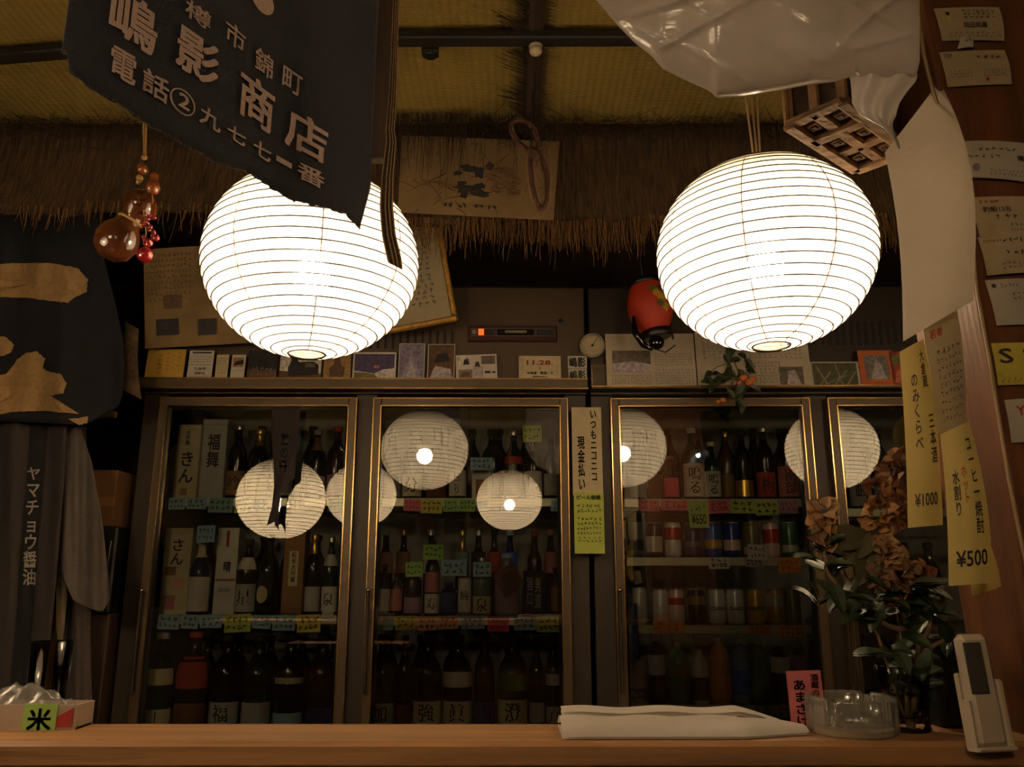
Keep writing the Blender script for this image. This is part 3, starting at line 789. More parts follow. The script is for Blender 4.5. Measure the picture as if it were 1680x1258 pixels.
# --- soft drinks
GL['cola'] = glass_mat('cola', (.02, .008, .006)); GL['petgreen'] = glass_mat('petgreen', (.05, .17, .06), .2); GL['petwhite'] = glass_mat('petwhite', (.7, .68, .62), .4)
GL['petorange'] = glass_mat('petorange', (.62, .27, .06), .25); GL['petblue'] = glass_mat('petblue', (.16, .26, .42), .2); GL['pettea'] = glass_mat('pettea', (.13, .19, .06), .2)
for k, (x0, x1, yt, gl, cap, lab, tx) in enumerate(((1062, 1092, 1052, 'cola', 'black', (1075, 1108, 'grey'), 'cola bottle with a pale patterned label'), (1096, 1130, 1052, 'petgreen', 'white', (1090, 1112, 'moss'), 'green soft drink bottle with a white cap'),
        (1133, 1163, 1066, 'petwhite', 'white', (1112, 1150, 'black'), 'white milky bottle with a black lower label'), (1163, 1197, 1046, 'petorange', 'cream', (1110, 1145, 'orange'), 'orange juice bottle with a cream cap'),
        (1199, 1229, 1048, 'petblue', 'white', (1100, 1140, 'blueprint'), 'clear bottle with a blue label and white cap'), (1231, 1260, 1050, 'pettea', 'green', (1076, 1112, 'moss'), 'green tea bottle with a green label'),
        (1263, 1296, 1060, 'cola', 'black', (1078, 1104, 'white'), 'dark coffee bottle with a white label'), (1298, 1322, 1056, 'amber', 'teal', (1074, 1100, 'rose'), 'amber tea bottle with a rose label'))):
    B('3d', x0, x1, yt, .05, gl, cap, tx, lab, None, kind='pet', group='soft drink bottles on the lowest shelf', name='drink_bottle')
# --- fourth door
for (key, x0, x1, yt, gl, cap, lab, tx) in (
        ('4a', 1384, 1420, 700, 'black', 'black', (778, 830, 'grey', '峰'), 'black sake bottle with a large grey label in the fourth door'), ('4a', 1424, 1456, 704, 'green', 'black', (780, 830, 'teal'), 'green sake bottle with a teal label in the fourth door'),
        ('4a', 1460, 1494, 704, 'brown', 'black', (780, 830, 'tan'), 'brown sake bottle with a tan label in the fourth door'),
        ('4b', 1390, 1422, 890, 'frost', 'white', (940, 1020, 'mauve'), 'frosted bottle with a mauve label behind the dried flowers'), ('4b', 1428, 1460, 890, 'black', 'black', (950, 1020, 'grey'), 'black bottle with a grey label behind the dried flowers'),
        ('4b', 1466, 1500, 890, 'brown', 'black', (950, 1020, 'cream'), 'brown bottle with a cream label behind the dried flowers'), ('4b', 1506, 1540, 890, 'green', 'black', (950, 1020, 'white'), 'green bottle with a white label behind the dried flowers'),
        ('4c', 1388, 1432, 1040, 'green', 'black', (1080, 1130, 'white'), 'large green bottle with a white label behind the jade plant'), ('4c', 1440, 1484, 1040, 'black', 'black', (1090, 1140, 'white'), 'large black bottle with a white label behind the jade plant'),
        ('4c', 1490, 1534, 1040, 'brown', 'black', (1040, 1110, 'grey'), 'large brown bottle with a grey label behind the jade plant')):
    B(key, x0, x1, yt, .07, gl, cap, tx, lab, None, group='bottles behind the fourth door')
# --- back row of plain dark bottles
for key, xs, yt, nm in (('1a', range(346, 560, 42), 700, 'first door upper shelf'), ('1b', range(346, 560, 44), 878, 'first door middle shelf'), ('2a', range(644, 900, 44), 704, 'second door upper shelf'), ('1c', range(342, 556, 52), 1042, 'first door lowest shelf'), ('2c', range(640, 896, 52), 1042, 'second door lowest shelf'), ('3a', range(1050, 1290, 46), 704, 'third door upper shelf')):
    for x in xs:
        B(key, x - 16, x + 16, yt, .36, 'black', 'black', 'plain dark bottle in the back row of the ' + nm, None, None, group='dark back row bottles on the ' + nm)

# ------------------------------------------------------------------ price tags and other paper
def scribble(w, h, rows, rnd, dens=7, fat=.10, y=-.0012, vertical=False):
    """small pen strokes over a w x h area, centred"""
    mb = MB()
    for r_ in range(rows):
        cz = h / 2 - (r_ + .5) * h / rows
        n = max(2, int(dens * rnd.uniform(.7, 1.0)))
        for k in range(n):
            cx = -w / 2 + (k + .5) * w / n
            for q in range(3):
                a = rnd.choice((0, 0, math.pi / 2, math.pi / 2, .7, -.7)); L_ = rnd.uniform(.3, .75) * min(w / n, h / rows); t_ = fat * min(w / n, h / rows)
                x_, z_ = cx + rnd.uniform(-.22, .22) * w / n, cz + rnd.uniform(-.25, .25) * h / rows
                c_, s_ = math.cos(a), math.sin(a)
                p = [(x_ + c_ * i - s_ * j, z_ + s_ * i + c_ * j) for i, j in ((-L_ / 2, -t_), (L_ / 2, -t_), (L_ / 2, t_), (-L_ / 2, t_))]
                if vertical: p = [(pz * w / h, px_ * h / w) for px_, pz in p]
                mb.add([(px_, y, pz) for px_, pz in p], [(0, 1, 2, 3)])
    return mb
rnd_t = random.Random(7)
TAGN = {}
def price_tag(key, x0, x1, y0, y1, colr, label, txt=None, ink=None, out=.008, group=None, tilt=None, nm='price_tag'):
    u, z, xa, xb, Y0 = SH[key]; Y = Y0 - out
    a, b = P(x0, y1, Y), P(x1, y0, Y)
    w, h = b.x - a.x, b.z - a.z
    c = u.W((a.x + b.x) / 2, Y, a.z + h / 2)
    t = thing(nm, c, label, 'price tag', group or 'handwritten price tags')
    t.rotation_euler = (R(-4), R(rnd_t.uniform(-2.5, 2.5) if tilt is None else tilt), u.yaw)
    mb = MB(); mb.grid(lambda q, v: ((q - .5) * w, -.0006 - .002 * math.sin(v * 3.14) * (q - .3), (v - .5) * h), 4, 2); mb.grid(lambda q, v: ((.5 - q) * w, .0002 - .002 * math.sin(v * 3.14) * (.7 - q), (v - .5) * h), 4, 2)
    mb.build('card', PW[colr], t)
    if txt: lettering(txt, w * .75, h * .38, lambda p, q: (p, -.0035, q - h * .18), ink or I, t, bold=.02, name='handwriting')
    scribble(w * .85, h * (.42 if txt else .8), 1 if txt else 2, rnd_t, 5, .08, -.0035).build('handwriting', ink or I, t, (0, 0, h * .22 if txt else 0))
    return t
def tags(key, rows, where):
    for (x0, x1, y0, y1, c_, *rest) in rows:
        cn = {'blue': 'pale blue', 'green': 'green', 'yellow': 'yellow', 'lime': 'yellow green', 'pink': 'pink', 'hot': 'bright pink', 'peach': 'peach', 'orange': 'orange', 'white': 'white', 'grey': 'grey', 'mauve': 'mauve', 'teal': 'dull green', 'cream': 'cream'}[c_]
        price_tag(key, x0, x1, y0, y1, c_, '%s handwritten price tag on the %s' % (cn, where), rest[0] if rest else None, RED_INK if c_ in ('pink', 'hot', 'mauve', 'orange') else None, group='%s price tags on the %s' % (cn, where))
tags('1a', ((277, 306, 817, 836, 'blue'), (307, 341, 817, 835, 'blue'), (342, 384, 817, 841, 'teal'), (385, 409, 817, 842, 'lime'), (412, 440, 818, 836, 'blue'), (470, 500, 818, 836, 'cream'), (538, 566, 818, 840, 'teal')), 'first door upper rail')
tags('1b', ((259, 297, 1008, 1032, 'blue'), (298, 328, 1008, 1031, 'blue'), (329, 366, 1008, 1030, 'blue'), (368, 413, 1007, 1037, 'lime'), (414, 446, 1009, 1031, 'blue'), (447, 486, 1009, 1034, 'blue'), (487, 527, 1008, 1037, 'yellow'), (528, 548, 1000, 1022, 'white')), 'first door middle rail')
tags('2a', ((662, 691, 818, 838, 'pink'), (690, 726, 818, 842, 'yellow'), (727, 752, 818, 839, 'green'), (753, 780, 818, 839, 'green'), (782, 800, 820, 838, 'blue'), (904, 916, 820, 838, 'blue')), 'second door upper rail')
tags('2b', ((628, 646, 1012, 1034, 'teal'), (648, 683, 1010, 1033, 'yellow'), (684, 717, 1011, 1034, 'peach'), (718, 752, 1010, 1032, 'peach'), (756, 795, 1010, 1032, 'blue'), (800, 835, 1012, 1036, 'hot'), (843, 880, 1011, 1034, 'blue'), (881, 918, 1010, 1037, 'lime')), 'second door middle rail')
tags('3a', ((1048, 1082, 819, 838, 'pink'), (1085, 1131, 819, 837, 'pink', '2,150'), (1162, 1197, 819, 842, 'pink', '2,150'), (1198, 1239, 819, 842, 'lime'), (1240, 1276, 821, 845, 'lime'), (1277, 1308, 819, 842, 'mauve')), 'third door upper rail')
price_tag('3a', 1131, 1161, 820, 866, 'green', 'long green price tag hanging from the third door upper rail', '¥650', out=.014, tilt=-1)
tags('3b', ((1163, 1196, 914, 933, 'white', '¥105'), (1222, 1252, 916, 930, 'grey'), (1278, 1312, 914, 940, 'orange')), 'upper can rail')
tags('3c', ((1072, 1122, 1019, 1037, 'orange'), (1230, 1262, 1026, 1040, 'orange'), (1278, 1314, 1025, 1045, 'orange')), 'lower can rail')
tags('3d', ((1041, 1082, 1156, 1176, 'grey'), (1221, 1266, 1157, 1178, 'lime'), (1278, 1302, 1156, 1176, 'grey')), 'soft drink rail')
t = price_tag('3d', 1107, 1201, 1156, 1174, 'white', 'long white price strip with a dark bar on the soft drink rail')
MB().box((-.075, -.006, -.008), (.075, -.004, .006)).build('printed_bar', PW['brown'], t)
# tags that hang on single bottles
def hang_tag(key, x0, x1, y0, y1, yo, colr, label, txt=None):
    return price_tag(key, x0, x1, y0, y1, colr, label, txt, out=-yo, group='tags hung on single bottles')
hang_tag('1b', 323, 355, 862, 890, -.004, 'blue', 'pale blue tag hung over the navy blue bottle')
hang_tag('2a', 772, 808, 750, 771, -.004, 'blue', 'pale blue tag hung over the small white carton')
hang_tag('2a', 858, 889, 697, 725, -.004, 'lime', 'yellow green tag at the top of the second door')
hang_tag('2b', 694, 728, 893, 918, -.004, 'green', 'green tag hung on the tallest small brown bottle')
hang_tag('2b', 665, 694, 922, 946, -.006, 'green', 'green tag hung on the small plum bottle')
hang_tag('2b', 724, 766, 918, 945, -.006, 'blue', 'pale blue tag hung on the frosted slim bottle')
hang_tag('2b', 776, 806, 922, 946, -.006, 'blue', 'pale blue tag hung on the sage green bottle')
t = price_tag('3b', 1228, 1257, 893, 919, 'white', 'small white picture card propped before the upper cans', out=.016, tilt=4)
u, z, xa, xb, Y0 = SH['2b']
p = u.W(*P(834, 949, Y0 - .02))
dm = thing('diamond_card', p, 'brown diamond shaped card hung before the lavender bottle', 'card')
dm.rotation_euler = (0, R(12), 0)
mb = MB().prism([(-.056, .0), (.0, -.066), (.056, .0), (.004, .062)], -.002, .002); mb.build('card', PW['brown'], dm)
MB().prism([(-.028, .0), (.0, -.033), (.028, .0), (.002, .031)], -.003, -.002).build('printed_panel', mat('paper_umber', srgb(84, 50, 32), .8), dm)
u, z, xa, xb, Y0 = SH['3c']
bs = MB(); bs.grid(lambda a, b: (tuple(u.W(*P(1034 + 11 * a + 6 * b, 990 + 92 * b, Y0 - .03 - .006 * math.sin(b * 9))))), 2, 12)
o = bs.build('blue_strap', PW['navy']); so = o.modifiers.new('thickness', 'SOLIDIFY'); so.thickness = .002
tag(o, 'narrow dark blue strap hanging inside the third door', 'strap')
# ------------------------------------------------------------------ cards and clippings on the fridge ledges
rnd_c = random.Random(21)
def pm(nm, r, g, b): return mat('print_' + nm, srgb(r, g, b), .55, noise_scale=70, noise_amt=.45)
PR = {k: pm(k, *v) for k, v in dict(night=(34, 30, 34), dusk=(74, 62, 96), snow=(214, 206, 196), sun=(190, 110, 80), sky=(150, 146, 170), fog=(176, 166, 168), coal=(22, 20, 20), steam=(208, 200, 186), sepia=(150, 118, 74), umber=(88, 64, 44),
      news=(186, 174, 150), newsdark=(96, 86, 74), ink=(52, 46, 40), leaf=(70, 72, 44), bark=(122, 112, 92), rust=(150, 66, 34), grey=(120, 114, 108), lilac=(128, 118, 140), olive=(110, 104, 64), letter=(60, 50, 44)).items()}
PW['ticket'] = paper('ticket', 208, 200, 184); PW['goldcard'] = paper('goldcard', 206, 164, 70); PW['salmon'] = paper('salmon', 206, 112, 64); PW['newsprint'] = paper('newsprint', 190, 178, 154)
def sheet(name, unit, x0, y0, x1, y1, Y, m, label, cat, parts=(), lean=6, roll=0, zbase=None, thick=.0012, group=None, curl=0.0):
    """upright sheet whose lower edge stands on zbase; parts are drawn on its face in 0..1 coordinates"""
    a, b = P(x0, y1, Y), P(x1, y0, Y)
    w, h = b.x - a.x, b.z - (zbase if zbase is not None else a.z)
    c = Vector(((a.x + b.x) / 2, Y, zbase if zbase is not None else a.z))
    if unit: c = unit.W(*c)
    t = thing(name, c, label, cat, group)
    t.rotation_euler = (R(-lean), R(roll), unit.yaw if unit else 0)
    if roll: t.location.z += abs(math.sin(R(roll))) * w / 2
    bend = lambda X, Z: -curl * math.sin(max(0, min(1, Z / h)) * math.pi) * (.5 + X / w)
    mb = MB(); n = 6 if curl else 1
    mb.grid(lambda u, v: ((u - .5) * w, bend((u - .5) * w, v * h), v * h), n, n)
    mb.grid(lambda u, v: ((.5 - u) * w, thick + bend((.5 - u) * w, v * h), v * h), n, n)
    mb.build('sheet', m, t)
    for q in parts:
        k = q[0]
        if k == 'r':      # rectangle x0 z0 x1 z1 material
            _, a0, c0, a1, c1, mm = q
            MB().box(((a0 - .5) * w, -.0012 + bend(0, c0 * h), c0 * h), ((a1 - .5) * w, -.0003, c1 * h)).build('printed_panel', mm, t)
        elif k == 'p':    # polygon
            _, pts, mm, *ly = q
            yy = -.0016 - (ly[0] if ly else 0)
            mb = MB(); mb.add([((px - .5) * w, yy, pz * h) for px, pz in pts], [tuple(range(len(pts)))]); mb.build('printed_shape', mm, t)
        elif k == 't':    # text cx cz w h ink vertical
            _, s, cx, cz, ww, hh, mm, *vv = q
            lettering(vert(s) if vv else s, ww * w, hh * h, lambda X, Z: ((cx - .5) * w + X, -.0024 + bend((cx - .5) * w + X, cz * h + Z), cz * h + Z), mm, t, bold=.02)
        elif k == 's':    # scribbled lines x0 z0 x1 z1 rows density ink
            _, a0, c0, a1, c1, rows, dens, mm = q
            s = scribble((a1 - a0) * w, (c1 - c0) * h, rows, rnd_c, dens, .07, -.002)
            s.v = [(X + ((a0 + a1) / 2 - .5) * w, Y_ + bend(X + ((a0 + a1) / 2 - .5) * w, Z + (c0 + c1) / 2 * h), Z + (c0 + c1) / 2 * h) for X, Y_, Z in s.v]
            s.build('fine_print', mm, t)
        elif k == 'f':    # border frame
            _, wd, mm = q
            mb = MB(); d = wd
            for (a0, c0, a1, c1) in ((0, 0, 1, d * w / h), (0, 1 - d * w / h, 1, 1), (0, 0, d, 1), (1 - d, 0, 1, 1)):
                mb.box(((a0 - .5) * w, -.0018, c0 * h), ((a1 - .5) * w, -.0003, c1 * h))
            mb.build('border_frame', mm, t)
    return t
zA, zB = LEDGE_A[0], LEDGE_B[0]
YA = GLASS_Y - .045
def ca(x0, y0, x1, m, label, cat, parts, **k): return sheet('photo_card' if cat == 'photo' else 'paper_card', UA, x0, y0, x1, 627, YA, m, label, cat, parts, zbase=zA, group=k.pop('group', 'cards on the left fridge ledge'), **k)
ca(237, 572, 305, PW['goldcard'], 'ochre card with brush writing at the left end of the ledge', 'card', (('s', .30, .15, .42, .85, 5, 1, I), ('s', .52, .25, .62, .9, 5, 1, I), ('s', .66, .3, .74, .85, 4, 1, I), ('s', .8, .35, .9, .95, 4, 1, I)))
ca(306, 574, 351, PW['ticket'], 'white ruled ticket card lettered in Japanese beside the ochre card', 'card', (('r', .12, .9, .9, .95, PR['ink']), ('s', .06, .55, .94, .84, 3, 12, PR['grey']), ('r', .04, .49, .96, .505, PR['grey']), ('t', 'てみや', .5, .36, .5, .12, I), ('t', 'TEMIYA', .5, .2, .45, .09, I), ('r', .04, .1, .96, .115, PR['grey'])))
ca(352, 581, 376, PW['cream'], 'small cream letter card with faint lines', 'card', (('s', .1, .2, .9, .9, 6, 6, PR['grey']),), roll=-1)
ca(377, 581, 403, PW['ticket'], 'narrow white card with a small dark train picture', 'card', (('r', .1, .5, .9, .88, PR['sepia']), ('p', ((.15, .55), (.9, .62), (.85, .78), (.3, .72)), PR['coal']), ('s', .1, .3, .9, .42, 1, 8, PR['ink'])))
ca(404, 574, 456, PR['night'], 'dark night photo of a rail yard', 'photo', (('p', ((.0, .0), (1, .0), (1, .32), (.5, .38), (0, .3)), PR['umber']), ('p', ((.3, .3), (.7, .3), (.66, .75), (.36, .75)), PR['coal']), ('s', .1, .1, .9, .45, 2, 6, PR['grey'])))
ca(457, 574, 528, PR['steam'], 'black and white photo of a steam locomotive', 'photo', (('p', ((.0, .0), (1, .0), (1, .2), (0, .3)), PR['umber']), ('p', ((.22, .12), (.30, .1), (.95, .18), (.94, .5), (.80, .62), (.46, .6), (.40, .72), (.34, .95), (.25, .95), (.27, .65), (.2, .4)), PR['coal'], .0004), ('p', ((.62, .42), (.85, .42), (.83, .55), (.62, .55)), PR['newsdark'], .0008)))
ca(529, 576, 576, PR['sepia'], 'sepia brown photo with a dark figure', 'photo', (('p', ((.25, .1), (.75, .1), (.8, .4), (.62, .55), (.58, .8), (.4, .8), (.38, .55), (.2, .4)), PR['umber']),))
ca(577, 576, 650, PW['white'], 'white bordered photo of a purple dusk over a snowy road', 'photo', (('r', .04, .05, .96, .93, PR['dusk']), ('p', ((.04, .05), (.96, .05), (.96, .42), (.7, .36), (.5, .22), (.04, .32)), PR['snow'], .0002), ('p', ((.04, .05), (.6, .05), (.5, .2), (.2, .26), (.04, .26)), PR['olive'], .0006), ('p', ((.48, .42), (.62, .42), (.6, .52), (.5, .52)), PR['sun'], .0004)))
ca(652, 560, 697, PW['ticket'], 'tall lilac photo of rails fading into mist', 'photo', (('r', .03, .02, .97, .98, PR['lilac']), ('p', ((.1, .02), (.95, .02), (.62, .5), (.55, .8), (.45, .8), (.4, .5)), PR['sky'], .0002), ('p', ((.3, .02), (.75, .02), (.55, .45), (.47, .45)), PR['fog'], .0006)), lean=8)
ca(700, 561, 746, PW['ticket'], 'tall dark brown photo with a pale curved track', 'photo', (('r', .03, .02, .97, .98, PR['umber']), ('p', ((.1, .02), (.95, .02), (.85, .3), (.3, .38), (.2, .25)), PR['fog'], .0002), ('p', ((.2, .45), (.85, .52), (.7, .75), (.35, .7)), PR['night'], .0002)), lean=8)
ca(748, 581, 816, PW['white'], 'tilted picture postcard with a collage of rail scenes', 'card', (('r', .03, .55, .36, .92, PR['steam']), ('p', ((.18, .6), (.34, .6), (.3, .85), (.2, .8)), PR['coal']), ('r', .62, .6, .96, .93, PR['newsdark']), ('r', .06, .06, .4, .4, PR['bark']), ('p', ((.1, .1), (.35, .1), (.35, .28), (.15, .3)), PR['umber']), ('r', .42, .1, .66, .5, PR['fog']), ('p', ((.45, .5), (.6, .5), (.55, .72), (.48, .68)), PR['coal']), ('r', .7, .22, .84, .32, PR['ink']), ('r', .88, .22, .96, .3, PR['ink'])), roll=-2.2)
ca(851, 582, 920, PW['cream'], 'cream card printed with a date in red and Japanese railway lettering', 'card', (('f', .05, PW['cream']), ('t', '11.28.', .5, .72, .62, .2, RED_INK), ('t', '★', .5, .5, .07, .09, RED_INK), ('t', '北海道・鉄道・日', .5, .29, .62, .12, I), ('t', '鉄道記念日', .5, .14, .34, .06, I), ('r', .08, .06, .92, .068, PR['grey']), ('r', .08, .93, .92, .938, PR['grey']), ('r', .08, .06, .088, .93, PR['grey']), ('r', .912, .06, .92, .93, PR['grey'])))
sheet('paper_card', UA, 932, 583, 963, 603.5, YA + .035, PW['ticket'], 'upper white sticker with bold black characters at the ledge end', 'sticker', (('t', '嶋影', .5, .5, .85, .8, I),), lean=0, group='bold character stickers')
sheet('paper_card', UA, 933, 604.5, 963, 624.5, YA + .035, PW['ticket'], 'lower white sticker with bold black characters at the ledge end', 'sticker', (('t', '嶋影', .5, .5, .85, .8, I),), lean=0, group='bold character stickers')
# right fridge
def cb_(x0, y0, x1, m, label, cat, parts, **k): return sheet(k.pop('name', 'photo_card'), UB, x0, y0, x1, 640, GLASS_Y - .045, m, label, cat, parts, zbase=zB, **k)
cb_(997, 543, 1140, PW['newsprint'], 'newspaper clipping with a large grey photo leaning under the red barrel', 'clipping', (('r', .07, .28, .5, .68, PR['newsdark']), ('p', ((.07, .28), (.5, .28), (.5, .42), (.3, .48), (.07, .44)), PR['fog'], .0004), ('s', .54, .38, .97, .64, 5, 16, PR['grey']), ('s', .54, .05, .97, .34, 6, 16, PR['grey']), ('s', .05, .05, .5, .24, 4, 16, PR['grey'])), name='newspaper_clipping', group='newspaper clippings')
cb_(1147, 541, 1326, PW['newsprint'], 'newspaper clipping with columns of print behind the fruit branch', 'clipping', (('s', .05, .5, .95, .9, 7, 26, PR['grey']), ('s', .5, .06, .74, .46, 7, 9, PR['grey']), ('r', .72, .04, .93, .36, PR['newsdark']), ('p', ((.78, .04), (.9, .04), (.86, .3), (.8, .28)), PR['fog'], .0004), ('r', .88, .8, .93, .96, PR['ink']), ('s', .5, .7, .58, .95, 3, 2, I)), name='newspaper_clipping', group='newspaper clippings')
cb_(1333, 592, 1409, PW['grey'], 'grey framed photo of tangled bare branches', 'photo', (('r', .05, .06, .95, .94, PR['leaf']),) + tuple(('p', ((a, .08), (a + .05, .08), (b_ + .04, c_), (b_, c_)), PR['bark'], .0004) for a, b_, c_ in ((.15, .4, .6), (.3, .1, .85), (.45, .75, .7), (.6, .5, .9), (.7, .9, .6), (.25, .7, .45))))
cb_(1415, 573, 1465, PW['salmon'], 'orange card with a grey waterfall picture', 'card', (('r', .16, .2, .84, .86, PR['grey']), ('p', ((.3, .2), (.75, .2), (.62, .6), (.5, .8), (.42, .55)), PR['fog'], .0004), ('s', .36, .08, .64, .15, 1, 4, I)))
cb_(1467, 575, 1484, PR['rust'], 'narrow card with red flowers beside the orange card', 'card', (('p', ((.1, .1), (.9, .1), (.8, .5), (.3, .45)), PR['sun']), ('r', .1, .62, .8, .9, PR['olive'])))
# thermometer
tp = UA.W(*P(972, 566, GLASS_Y - .014))
tt = thing('dial_thermometer', tp, 'round white dial thermometer on the fridge panel', 'thermometer')
RX = Matrix.Rotation(R(90), 4, 'X')
rT = .0475
MB().lathe([(rT, -.012), (rT, .006), (rT * .93, .012), (rT * .82, .009)], 28, M=RX, caps=False).build('rim', mat('dial_rim', srgb(150, 138, 116), .4), tt)
MB().lathe([(rT * .82, .004), (rT * .81, .0045)], 28, M=RX).build('dial_face', PW['cream'], tt)
mk = MB()
for k in range(21):
    a = R(-130 + 13 * k); 
    for s in (0,):
        c_, s_ = math.sin(a), math.cos(a)
        mk.add([((rT * .6) * c_ + .0006 * s_, -.0052, rT * .6 * s_ - .0006 * c_), (rT * .72 * c_ + .0006 * s_, -.0052, rT * .72 * s_ - .0006 * c_), (rT * .72 * c_ - .0006 * s_, -.0052, rT * .72 * s_ + .0006 * c_), (rT * .6 * c_ - .0006 * s_, -.0052, rT * .6 * s_ + .0006 * c_)], [(0, 1, 2, 3)])
mk.build('scale_marks', I, tt)
a = R(35); c_, s_ = math.sin(a), math.cos(a)
MB().tube([(-.006 * c_, -.007, -.006 * s_), (rT * .68 * c_, -.007, rT * .68 * s_)], .0011, 5).sphere((0, -.007, 0), .004, 8, 6).build('needle', I, tt)
# paper strip between the two fridges
YS = GLASS_Y - .035
st = sheet('notice_strip', None, 940, 668, 986, 812, YS, PW['cream'], 'tall cream notice strip lettered in Japanese between the two fridges', 'notice',
           (('t', 'いつもニコニコ', .72, .56, .2, .8, I, 1), ('t', '現金払い', .3, .36, .24, .6, I, 1)), lean=0)
sheet('price_list', None, 943, 808, 990, 908, YS - .004, PW['lime'], 'yellow green handwritten beer price list below the cream notice strip', 'price list',
      (('t', 'ビール価格', .5, .92, .8, .08, I), ('s', .08, .66, .92, .82, 2, 8, I), ('s', .08, .30, .92, .6, 4, 9, I), ('s', .1, .18, .92, .28, 2, 7, I)), lean=0)
# framed certificate hanging in front of the left fridge panel
def framed(name, px, Y, label):
    bl, br, tl = P(*px[0], Y), P(*px[1], Y - .02), P(*px[2], Y - .05)
    ex = (br - bl); w = ex.length; ex = ex.normalized(); ez = (tl - bl); ez = (ez - ex * ez.dot(ex)); h = ez.length; ez = ez.normalized(); ey = ez.cross(ex)
    M = Matrix((ex, ey, ez)).transposed().to_4x4(); M.translation = bl
    t = thing(name, (0, 0, 0), label, 'picture frame'); t.matrix_world = M
    return t, w, h
t, w, h = framed('certificate_frame', ((618, 552), (752, 527), (604, 386)), 2.80, 'gold framed certificate hanging tilted behind the left lantern')
gold_f = mat('gilt_frame', srgb(176, 132, 58), .4, .5, noise_scale=60, noise_amt=.3, bump=.5, bump_scale=140)
fw = .02
for (a, b) in (((0, 0), (w, fw)), ((0, h - fw), (w, h)), ((0, fw), (fw, h - fw)), ((w - fw, fw), (w, h - fw))):
    m_ = MB().bbox((a[0], -.022, a[1]), (b[0], 0, b[1]), .005); m_.bbox((a[0] + (fw * .55 if a[0] > 0 and b[0] - a[0] < .1 else 0) * 0, -.024, a[1]), (a[0] + .004, -.02, b[1]), .001) if False else None
    m_.build('frame_rail', gold_f, t)
MB().box((fw, -.012, fw), (w - fw, -.002, h - fw)).build('mat_board', PW['cream'], t)
s = scribble(w * .6, h * .6, 11, rnd_c, 9, .07, -.0135); s.v = [(X + w / 2, Y_, Z + h * .5) for X, Y_, Z in s.v]; s.build('fine_print', PR['grey'], t)
MB().box((fw, -.0145, fw), (w - fw, -.0140, h - fw)).build('pane', thin_glass('frame_glass', (.97, .97, .97), .7), t)
iv = t.matrix_world.inverted(); hk = iv @ Vector((P(690, 370, 2.75).x, 2.33, ZC - .06))
MB().tube([(w * .2, -.005, h), hk, (w * .8, -.005, h)], .0015, 5).build('hanging_wire', wire_m, t)
# old newspaper poster slanting over the left end of the fridge
t, w, h = framed('old_poster', ((238, 572), (452, 560), (186, 412)), 2.84, 'old brown newspaper poster with small dark pictures slanting over the fridge end')
t['category'] = 'poster'
old = mat('aged_newsprint', srgb(126, 104, 66), .85, noise_scale=7, noise_amt=.3)
mb = MB(); mb.grid(lambda u, v: (u * w, -.008 * math.sin(u * 7) * math.sin(v * 3), v * h), 10, 6); mb.grid(lambda u, v: ((1 - u) * w, .002 - .008 * math.sin((1 - u) * 7) * math.sin(v * 3), v * h), 10, 6); mb.build('sheet', old, t)
iv = t.matrix_world.inverted(); hk = iv @ Vector((P(300, 400, 2.8).x, 2.33, ZC - .06))
MB().tube([(w * .1, 0, h), hk, (w * .9, 0, h)], .0012, 5).build('hanging_wire', wire_m, t)
s = scribble(w * .36, h * .5, 9, rnd_c, 14, .07, -.0105); s.v = [(X + w * .2, Y_, Z + h * .7) for X, Y_, Z in s.v]; s.build('fine_print', PR['umber'], t)
for (a0, c0, a1, c1, mm) in ((.46, .62, .72, .98, 'umber'), (.16, .38, .3, .52, 'umber'), (.52, .42, .8, .54, 'umber'), (.1, .12, .27, .28, 'night'), (.42, .1, .56, .26, 'night'), (.72, .1, .9, .25, 'umber')):
    MB().box((a0 * w, -.0115, c0 * h), (a1 * w, -.0095, c1 * h)).build('printed_panel', PR[mm], t)
# black fish tailed banner hanging in front of the first door
Yb = GLASS_Y - .05
pl = [(446, 668), (493, 668), (490, 700), (487, 735), (483, 785), (474, 792), (462, 810), (457, 842), (457, 870), (450, 856), (438, 862), (447, 832), (450, 800), (449, 750), (446, 715)]
pts = [UA.W(*P(x, y, Yb)) for x, y in pl]
o = thing('hanging_banner', pts[0], 'black fish tailed cloth banner with pale writing hanging before the first fridge door', 'banner')
mb = MB(); k = len(pts)
fr = [(p - pts[0]) + Vector((0, -.003 + .004 * math.sin(p.z * 30), 0)) for p in pts]; bk = [v + Vector((0, .003, 0)) for v in fr]
mb.add(fr + bk, [tuple(reversed(range(k))), tuple(range(k, 2 * k))] + [(i, (i + 1) % k, (i + 1) % k + k, i + k) for i in range(k)])
mb.build('cloth', mat('banner_cloth', srgb(34, 24, 24), .8), o)
c_ = UA.W(*P(466, 742, Yb - .012)) - pts[0]
lettering(vert('越の舟'), .03, .14, lambda X, Z: (c_.x + X, c_.y, c_.z + Z), WHITE_INK, o, bold=.01)
MB().tube([(0, 0, 0), tuple(pts[1] - pts[0])], .004, 6).build('rod', wire_m, o)
